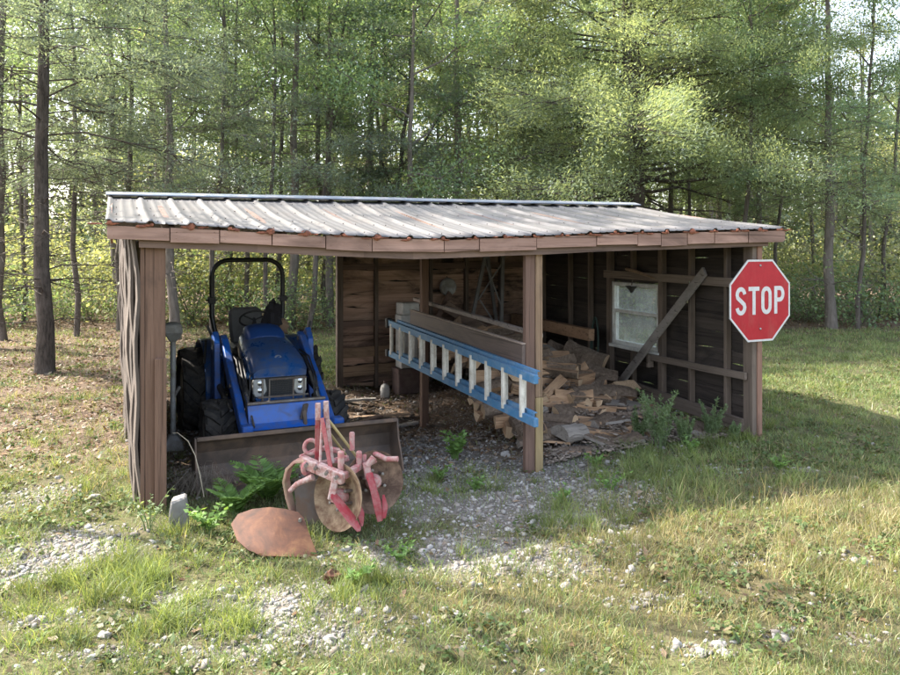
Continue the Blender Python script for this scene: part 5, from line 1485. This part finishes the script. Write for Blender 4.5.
def cedar(name, seed, H, r0, h0, Rm, nb, dens, tm, lm, spray=.085, lean=0.0, dead=8, elong=4.2, bare=.25, shape=1.2, label=None, cat='tree', group=None, up=.25, zs_=.065, wobble=.05, fine=1.0):
    c = Cloud(seed); rg = c.rg
    m = 14; zs = np.linspace(-.25, H, m); wob = np.cumsum(rg.normal(0, wobble, (m, 2)), 0)
    tr_ = np.stack([wob[:, 0] + lean * zs, wob[:, 1], zs], -1)
    c.tube(tr_, r0 * np.clip(1.12 - zs / H * 1.05, .06, 1.2) * np.where(zs < .1, 1.25, 1), 9)
    at_ = lambda h: np.array([np.interp(h, zs, tr_[:, 0]), np.interp(h, zs, tr_[:, 1]), h])
    rad = lambda h: r0 * (1.1 - h / H)
    ga = rg.random() * 6.28
    for i in range(nb + dead):
        isdead = i >= nb
        h = (h0 + (H - h0) * (i + rg.random()) / nb) if not isdead else rg.uniform(.12 * h0 + .3, h0 + .25 * (H - h0))
        f = max(0, (h - h0) / (H - h0)); az = ga + i * 2.399 + rg.normal(0, .3)
        L = (Rm * (1 - f ** shape) * rg.uniform(.62, 1.05) + .35) * (rg.uniform(.35, .75) if isdead else 1)
        b0 = at_(h); d = np.array([math.cos(az), math.sin(az), 0])
        ris = rg.uniform(-.05, .35) + up * f; dr = rg.uniform(.15, .55)
        t = np.linspace(0, 1, 7)
        P = b0 + d * (L * t)[:, None] + np.array([0, 0, 1.0]) * (L * (ris * t - dr * t * t * .6))[:, None] + np.cumsum(rg.normal(0, .03 * L / 2, (7, 3)), 0) * (t > 0)[:, None]
        rb = min(.05, max(.006, rad(h) * (.11 if isdead else .17) * rg.uniform(.7, 1.2)))
        c.tube(P, rb * (1.05 - t), 5)
        nk = int(3 + L * (2.6 if isdead else 4.6))
        for k in range(nk):
            tt = rg.uniform(.25, 1.0) ** .8
            q = np.array([np.interp(tt, t, P[:, j]) for j in range(3)])
            side = unit(np.cross(d, [0, 0, 1])) * rg.choice([-1, 1]); w = unit(side * rg.uniform(.3, 1) + d * rg.uniform(.2, .9) + np.array([0, 0, rg.uniform(-.35, .35)]))
            l2 = L * .30 * (1.15 - tt * .7) * rg.uniform(.6, 1.2) + .12
            e = q + w * l2 + np.array([0, 0, -.10 * l2])
            c.tube(np.stack([q, (q + e) / 2 + rg.normal(0, .02, 3), e]), [.009, .006, .003], 3)
            if isdead:
                for _ in range(2):
                    q3 = q + (e - q) * rg.uniform(.3, .9); e3 = q3 + unit(w + rg.normal(0, .6, 3)) * l2 * .5
                    c.tube(np.stack([q3, e3]), [.005, .002], 3)
                continue
            if tt < bare + .2 * rg.random(): continue
            ns = int(dens * rg.uniform(.55, 1.3) * (.6 + l2 * 1.2))
            u = rg.random(ns)[:, None]
            ns = int(ns * 4.0 * fine); u = rg.random(ns)[:, None]
            C = q + (e - q) * (.25 + .85 * u) + rg.normal(0, 1, (ns, 3)) * np.array([.10, .10, zs_]) * (.7 + l2 * .5)
            c.leaves(C, spray * .43 * rg.uniform(.55, 1.3, ns), elong * .9, dirs=w * 1.3 + np.array([0, 0, .15]), spread=.75, flat=.4)
    root = thing(name, label, cat, group=group)
    nl = c.emit(root, 'trunk', tm, 'crown', lm)
    return root, nl

def leafy(name, seed, H, r0, h0, Rm, tm, lm, ntip=60, per=70, leaf=.05, spreadr=.38, lean=(0, 0), label=None, cat='tree', group=None, nlimb=7, crook=.12, twin=False):
    c = Cloud(seed); rg = c.rg
    m = 12; zs = np.linspace(-.2, H * .92, m); wob = np.cumsum(rg.normal(0, crook * H / 60, (m, 2)), 0)
    T = np.stack([wob[:, 0] + lean[0] * zs, wob[:, 1] + lean[1] * zs, zs], -1)
    c.tube(T, r0 * np.clip(1.1 - zs / H * .95, .08, 1.2), 8)
    tips = []
    for i in range(nlimb):
        h = h0 + (H * .9 - h0) * (i + .5 * rg.random()) / nlimb; f = (h - h0) / (H - h0)
        b0 = np.array([np.interp(h, zs, T[:, 0]), np.interp(h, zs, T[:, 1]), h]); az = i * 2.4 + rg.random() * 1.2
        L = Rm * (1 - .55 * f) * rg.uniform(.7, 1.15); d = np.array([math.cos(az), math.sin(az), rg.uniform(.3, 1.1)])
        t = np.linspace(0, 1, 6); P = b0 + d * (L * t)[:, None] + np.cumsum(rg.normal(0, .055 * L, (6, 3)), 0) * (t > 0)[:, None]
        c.tube(P, max(.012, r0 * .42 * (1 - .6 * f)) * (1.05 - .9 * t), 6)
        for k in range(max(2, ntip // nlimb)):
            tt = rg.uniform(.3, 1); q = np.array([np.interp(tt, t, P[:, j]) for j in range(3)])
            e = q + unit(d * .6 + rg.normal(0, .8, 3)) * L * rg.uniform(.15, .45)
            mid = (q + e) / 2 + rg.normal(0, .05, 3)
            c.tube(np.stack([q, mid, e]), [.012, .008, .003], 4); tips.append(e); tips.append(mid)
    for e in tips:
        ns = int(per * rg.uniform(.3, 1.3))
        C = e + rg.normal(0, 1, (ns, 3)) * spreadr * np.array([1, 1, .55]) * rg.uniform(.6, 1.2)
        ns2 = int(ns * 1.3); C = e + rg.normal(0, 1, (ns2, 3)) * spreadr * np.array([1, 1, .6])
        c.leaves(C, leaf * .72 * rg.uniform(.6, 1.25, ns2), 1.55, flat=.3)
    root = thing(name, label, cat, group=group)
    return root, c.emit(root, 'trunk', tm, 'crown', lm)

def bush(name, seed, H, Rm, lm, tm, nst=7, per=60, leaf=.045, label=None, cat='shrub', group=None, spreadr=.2):
    c = Cloud(seed); rg = c.rg
    for i in range(nst):
        az = rg.random() * 6.28; d = unit([math.cos(az) * .5, math.sin(az) * .5, 1]); L = H * rg.uniform(.6, 1.05)
        t = np.linspace(0, 1, 5); P = d * (L * t)[:, None] + np.array([math.cos(az), math.sin(az), 0]) * (Rm * .35 * t ** 1.5)[:, None] + np.cumsum(rg.normal(0, .035, (5, 3)), 0) * (t > 0)[:, None]
        c.tube(P, .012 * (1.1 - t), 4)
        for k in range(7):
            tt = rg.uniform(.15, 1); q = np.array([np.interp(tt, t, P[:, j]) for j in range(3)]); e = q + rg.normal(0, 1, 3) * Rm * .33 * np.array([1, 1, .5])
            c.tube(np.stack([q, e]), [.006, .003], 3)
            ns = int(per * rg.uniform(.3, 1.2)); c.leaves(e + rg.normal(0, 1, (ns, 3)) * spreadr, leaf * rg.uniform(.6, 1.25, ns), 1.5, flat=.3)
    root = thing(name, label, cat, group=group)
    return root, c.emit(root, 'stem', tm, 'foliage', lm)

CBARK = barkmat('cedar_bark', (.03, .024, .020), (.145, .118, .10), 9)
GBARK = barkmat('grey_bark', (.10, .085, .072), (.22, .19, .165), 4)
MBARK = barkmat('grey_brown_bark', (.075, .062, .052), (.17, .145, .125), 5)
DBARK = barkmat('dark_bark', (.05, .042, .036), (.12, .10, .085), 5)
CEDAR_Y = leafmat('cedar_yellow_green', [(0.185, 0.246, 0.158), (0.238, 0.307, 0.188), (0.292, 0.363, 0.219), (0.353, 0.413, 0.259)], .5, clump=(.75, 1.2), clump_sc=.8)
CEDAR_B = leafmat('cedar_blue_green', [(0.131, 0.178, 0.147), (0.161, 0.218, 0.181), (0.197, 0.258, 0.215), (0.247, 0.295, 0.246)], .5, clump=(.7, 1.3), clump_sc=.6)
CEDAR_G = leafmat('cedar_mid_green', [(0.16, 0.24, 0.164), (0.199, 0.293, 0.192), (0.245, 0.344, 0.221), (0.298, 0.39, 0.263)], .5, clump=(.7, 1.3), clump_sc=.6)
LEAF_Y = leafmat('leaf_yellow_green', [(0.168, 0.204, 0.107), (0.237, 0.277, 0.142), (0.299, 0.332, 0.174), (0.388, 0.398, 0.224)], .5, clump=(.7, 1.3), clump_sc=.5)
LEAF_G = leafmat('leaf_green', [(0.118, 0.19, 0.098), (0.155, 0.242, 0.127), (0.207, 0.298, 0.16), (0.263, 0.348, 0.193)], .5, clump=(.7, 1.3), clump_sc=.5)
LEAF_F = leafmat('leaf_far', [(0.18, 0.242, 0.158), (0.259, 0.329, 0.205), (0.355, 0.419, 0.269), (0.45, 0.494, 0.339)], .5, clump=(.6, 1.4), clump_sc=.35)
WEED_G = leafmat('weed_green', [(0.131, 0.229, 0.063), (0.182, 0.306, 0.084), (0.234, 0.383, 0.111)], .4)
WEED_F = leafmat('feathery_green', [(0.138, 0.206, 0.094), (0.188, 0.263, 0.125), (0.25, 0.325, 0.163)], .4)

def put(root, x, y, rz=0.0, s=1.0, sz=None, lean=None):
    root.location = (x, y, gz(x, y)); root.rotation_euler = (lean[0] if lean else 0, lean[1] if lean else 0, rz); root.scale = (s, s, sz or s)
    return root
nleaf = 0
# big cedar behind the shed
t, k = cedar('cedar_tree', 41, 11.5, .27, 2.45, 4.9, 165, 30, CBARK, CEDAR_Y, .075, 0.0, 26, bare=.22, zs_=.13, fine=1.25, label='largest bushy yellow green cedar tree rising right behind the shed roof', up=.45); nleaf += k
put(t, 5.0, 21.3, .6, 1.3)
# cedar with bare lower trunk on the left
t, k = cedar('cedar_tree', 42, 12.0, .122, 3.5, 3.1, 84, 22, CBARK, CEDAR_B, .08, .0, 40, bare=.22, wobble=.03, label='tall cedar with a bare dark trunk standing on the leaf litter left of the shed', up=.2); nleaf += k
put(t, -6.42, 12.7, .3)
cedB, k = cedar('cedar_tree', 43, 11.0, .10, 2.6, 2.7, 74, 19, GBARK, CEDAR_B, .09, 0, 18, bare=.3, label='blue green cedar at the wood edge with drooping thin branches', group='blue green cedars at the wood edge', up=.2)
cedG, k2 = cedar('cedar_tree', 44, 12.0, .115, 3.2, 3.1, 76, 20, GBARK, CEDAR_G, .095, 0, 14, bare=.25, label='mid green cedar standing farther back in the wood', group='mid green cedars in the wood', up=.3)
nleaf += k + k2
first = {}
def again(proto, *a, **kw):
    label = kw.pop('label', None)
    o = proto if proto.name not in first else copy_tree(proto)
    first[proto.name] = 1
    if label: o['label'] = label
    return put(o, *a, **kw)
def X(px, Y): return (px - 450) / F * Y
again(cedB, X(175, 17.0), 17.0, .2, 1.0)
again(cedB, X(290, 19.0), 19.0, 3.0, 1.1)
again(cedB, X(120, 21.0), 21.0, 1.2, 1.15)
again(cedB, X(370, 21.5), 21.5, 2.4, 1.1)
again(cedB, X(-10, 15.5), 15.5, 4.0, 1.05, label='blue green cedar at the far left edge behind the bare trunked cedar')
again(cedB, X(455, 21.0), 21.0, 5.0, 1.2)
again(cedG, X(735, 26), 26, .4, 1.05, label='mid green cedar just right of the largest cedar behind the shed')
again(cedG, X(835, 19.0), 19.0, 2.2, .98, label='mid green cedar with a dark straight trunk at the right lawn edge')
again(cedG, X(230, 24), 24, 4.1, 1.2)
again(cedG, X(520, 23), 23, 1.1, 1.15)
again(cedG, X(620, 27), 27, 2.8, 1.2)
again(cedG, X(380, 26), 26, 5.5, 1.2)
# leafy trees
lfG, k = leafy('leafy_tree', 51, 10.5, .10, 2.8, 2.9, GBARK, LEAF_G, 70, 78, .062, .42, label='bright green leafy tree in the wood behind the tractor bay', group='green leafy trees in the wood')
lfY, k2 = leafy('leafy_tree', 52, 11.5, .08, 2.4, 2.6, GBARK, LEAF_Y, 62, 66, .062, .40, label='yellow green sunlit tree in the wood', group='yellow green trees in the wood')
lfS, k3 = leafy('leafy_tree', 53, 12.0, .062, 4.6, 1.7, MBARK, LEAF_G, 44, 46, .055, .34, crook=.35, label='slender dark stemmed tree in the wood with a thin crown', group='slender dark trees in the wood', nlimb=8)
nleaf += k + k2 + k3
again(lfG, X(330, 19.5), 19.5, .0, .95, label='bright green leafy tree whose crown shows above the middle of the tractor bay')
again(lfG, X(405, 18.5), 18.5, 2.0, .85, lean=(0, -.08), label='leaning leafy tree beside the bright green one above the tractor bay')
again(lfY, X(760, 22), 22, 1.0, 1.0)
for px, Y, rz, s in ((862, 24, 2, .8), (670, 25, 3, 1.1), (155, 27, 4, 1.1), (920, 27, .9, .8), (455, 26, 3, 1.15)):
    again(lfY, X(px, Y), Y, rz, s)
for px, Y, rz, s in ((520, 27, 3, 1.15), (720, 27, 1, 1.15)):
    again(lfG, X(px, Y), Y, rz, s)
rs = random.Random(9)
for px, Y, ln in ((247, 20, .02), (268, 18.5, .01), (214, 17.5, .02), (232, 22, 0), (283, 21, 0), (305, 18.2, .16), (326, 20.5, 0), (165, 21, .02), (75, 17.5, -.03), (130, 23, .03), (20, 20, 0), (745, 19.5, .0), (775, 23, .02), (860, 18.8, -.06), (880, 22, .05), (810, 26, 0), (690, 23, 0), (350, 22.5, -.14), (395, 24, .05), (445, 24, 0), (500, 26, 0), (190, 27, 0), (310, 28, 0), (120, 18.6, .0), (8, 16.8, .04)):
    again(lfS, X(px, Y), Y, rs.random() * 6.28, rs.uniform(.85, 1.25), sz=rs.uniform(.9, 1.1), lean=(0, ln))
again(lfS, -6.0, 6.9, .7, 1.0, label='slender tree near the camera outside the left edge that shades the foreground')
# a gnarled dead looking tree above the roof
t, k = leafy('bare_tree', 57, 9.5, .075, 3.0, 3.2, DBARK, LEAF_G, 26, 10, .05, .4, lean=(-.16, 0), label='crooked dark branched tree with few leaves above the left half of the roof', nlimb=6, crook=.5)
put(t, X(385, 20.4), 20.4, 2.6, 1.0); nleaf += k
# undergrowth at the wood edge
buY, k = bush('shrub', 61, 2.3, 1.7, LEAF_Y, GBARK, 9, 44, .052, label='yellow green undergrowth shrub at the wood edge', group='yellow green shrubs at the wood edge', spreadr=.26)
buG, k2 = bush('shrub', 62, 1.6, 1.5, LEAF_G, GBARK, 8, 50, .045, label='low green undergrowth shrub at the wood edge', group='green shrubs at the wood edge', spreadr=.24)
nleaf += k + k2
for i in range(28):
    px = -20 + i * 34 + rs.uniform(-14, 14); Y = rs.uniform(20, 28) + (.8 if px > 700 else 0)
    again(buY, X(px, Y), Y, rs.random() * 6.28, rs.uniform(.75, 1.5))
for i in range(24):
    px = -20 + i * 40 + rs.uniform(-16, 16); Y = rs.uniform(18.0, 23) + (.8 if px > 700 else 0)
    again(buG, X(px, Y), Y, rs.random() * 6.28, rs.uniform(.6, 1.15))
# far wood reading as one mass
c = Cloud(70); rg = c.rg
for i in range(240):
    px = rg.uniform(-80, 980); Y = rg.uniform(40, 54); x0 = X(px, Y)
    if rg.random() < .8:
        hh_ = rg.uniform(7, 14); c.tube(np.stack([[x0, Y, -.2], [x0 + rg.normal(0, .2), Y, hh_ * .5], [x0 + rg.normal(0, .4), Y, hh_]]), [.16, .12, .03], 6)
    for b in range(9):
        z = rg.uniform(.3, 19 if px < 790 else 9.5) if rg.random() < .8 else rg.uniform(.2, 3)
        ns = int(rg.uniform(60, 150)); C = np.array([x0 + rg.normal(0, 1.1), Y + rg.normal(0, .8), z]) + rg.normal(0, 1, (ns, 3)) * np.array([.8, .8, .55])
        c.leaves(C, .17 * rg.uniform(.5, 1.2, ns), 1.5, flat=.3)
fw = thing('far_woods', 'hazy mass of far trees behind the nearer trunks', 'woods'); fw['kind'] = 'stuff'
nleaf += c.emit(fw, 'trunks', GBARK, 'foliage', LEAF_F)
for ch in fw.children: ch['kind'] = 'stuff'
print('leaf faces (unique)', nleaf)

# ------------------------------------------------------------------ weeds by the shed
def frond_plant(name, label, x, y, H, n, lm, seed, kind='broad', cat='weed', group=None, leafs=.03, spread=.5):
    c = Cloud(seed); rg = c.rg
    for i in range(n):
        az = rg.random() * 6.28; L = H * rg.uniform(.6, 1.1); o = np.array([math.cos(az), math.sin(az), 0])
        t = np.linspace(0, 1, 7); b0 = o * rg.uniform(0, .06) * H * 2
        P = b0 + np.array([0, 0, 1.0]) * (L * (t - .3 * spread * t * t))[:, None] + o * (L * spread * t ** 1.6)[:, None]
        c.tube(P, .004 * (1.2 - t), 4)
        d = np.gradient(P, axis=0); d /= np.linalg.norm(d, axis=1)[:, None]
        if kind == 'feather':
            for k in range(16):
                tt = .2 + .8 * k / 16; q = np.array([np.interp(tt, t, P[:, j]) for j in range(3)]); 
                a2 = rg.random() * 6.28; w = unit(np.array([math.cos(a2), math.sin(a2), .7])); l2 = L * .20 * (1.15 - tt)
                ns = 16; u = rg.random(ns)[:, None]
                c.leaves(q + w * l2 * u + rg.normal(0, .006, (ns, 3)), .016 * rg.uniform(.6, 1.2, ns), 4, dirs=w, spread=.7)
        elif kind == 'fern':
            for k in range(18):
                tt = .12 + .88 * k / 18; q = np.array([np.interp(tt, t, P[:, j]) for j in range(3)]); dd = d[min(6, int(tt * 6))]
                s_ = unit(np.cross(dd, [0, 0, 1]) + 1e-6); l2 = L * .16 * math.sin(math.pi * (.12 + .86 * tt)) + .012
                for sg in (-1, 1):
                    w = unit(s_ * sg + dd * .5); c.leaves(np.array([q + w * l2 * .9]), l2 * .95, 2.6, dirs=w * 6, spread=.2, flat=.9)
        else:
            ns = 10; tt = rg.uniform(.25, 1, ns); q = np.stack([np.interp(tt, t, P[:, j]) for j in range(3)], -1)
            w = rg.normal(0, 1, (ns, 3)); w[:, 2] = np.abs(w[:, 2]) * .4; w /= np.linalg.norm(w, axis=1)[:, None]
            c.leaves(q + w * leafs, leafs * rg.uniform(.6, 1.2, ns), 1.7, dirs=w * 3, spread=.4, flat=.8)
    r_ = thing(name, label, cat, (x, y, gz(x, y)), 0, group); c.emit(r_, 'stem', lm, 'leaves', lm); return r_
x_, y_ = G(262, 512); frond_plant('fern_weed', 'bright green ferny weed growing behind the rusty plough blade', x_, y_ + .22, .38, 16, WEED_G, 81, 'fern', spread=.75)
x_, y_ = G(233, 520); frond_plant('fern_weed', 'second ferny green weed between the bucket and the concrete block', x_, y_ + .1, .30, 12, WEED_G, 82, 'fern', spread=.7)
x_, y_ = G(150, 532); frond_plant('leafy_weed', 'pale branching weed at the foot of the left shed post', x_, y_, .34, 9, WEED_F, 83, 'broad', leafs=.018, spread=.45)
x_, y_ = G(210, 535); frond_plant('leafy_weed', 'broad leaved green weed in front of the concrete block', x_, y_, .24, 14, WEED_G, 84, 'broad', leafs=.026, spread=.6)
x_, y_ = G(455, 457); frond_plant('leafy_weed', 'bright green leafy weed alone on the gravel beside the ladder', x_, y_, .30, 20, WEED_G, 85, 'broad', leafs=.03, spread=.35)
for j, (px, py, H, n_, lab) in enumerate(((660, 448, .62, 16, 'tallest feathery weed in front of the firewood chips'), (640, 440, .36, 9, 'small feathery weed left of the tallest feathery weed'), (712, 437, .40, 9, 'slender feathery weed before the low sill of the right wall'), (685, 446, .34, 9, 'low feathery weed between the tallest and the slender ones'), (735, 440, .20, 8, 'lowest feathery weed at the foot of the stop sign post'))):
    x_, y_ = G(px, py); frond_plant('feathery_weed', lab, x_, y_, H, n_, WEED_F, 90 + j, 'feather', group='feathery weeds along the right side of the shed', spread=.28)
for j, (px, py, H) in enumerate(((610, 490, .2), (560, 500, .14), (440, 480, .16), (475, 490, .14), (780, 470, .16), (690, 452, .2), (400, 560, .15), (595, 463, .16), (355, 585, .16))):
    x_, y_ = G(px, py); frond_plant('small_weed', 'small leafy weed among the gravel and grass', x_, y_, H, 10, WEED_G, 110 + j, 'broad', group='small weeds in the gravel', leafs=.02, spread=.7)
# dry hay clump and stalk beside the bucket
x_, y_ = G(195, 497)
c = Cloud(120); rg = c.rg
for i in range(260):
    az = rg.random() * 6.28; b0 = np.array([rg.normal(0, .09), rg.normal(0, .07), .0]); h = rg.uniform(.06, .2); o = np.array([math.cos(az), math.sin(az), 0])
    c.tube(np.stack([b0, b0 + o * h * .5 + [0, 0, h], b0 + o * h * 1.1 + [0, 0, h * rg.uniform(.4, 1.0)]]), [.002, .0017, .001], 3)
r_ = thing('hay_clump', 'grey dry hay clump beside the left end of the loader bucket', 'hay', (x_, y_ + .1, gz(x_, y_)))
c.emit(r_, 'straw', plain('grey_straw', (.24, .20, .155), .9), 'leaves', DRYG)
x_, y_ = G(205, 500)
def pk(px, py, Y=y_): return Vector(((px - 450) / F * Y, Y, EYE - (py - 240) / F * Y))
c0 = pk(205, 495)
mb = MB(); mb.tube([q - c0 for q in (pk(204, 497), pk(200, 475), pk(195, 455), pk(188, 441), pk(178, 433), pk(172, 433))], [.005, .005, .004, .0035, .003, .002], 6)
tag(mb.build('dry_stalk', plain('pale_straw', (.45, .38, .28), .8), smooth=True, loc=c0), 'single bent pale dry stalk between the left post and the bucket', 'stalk')
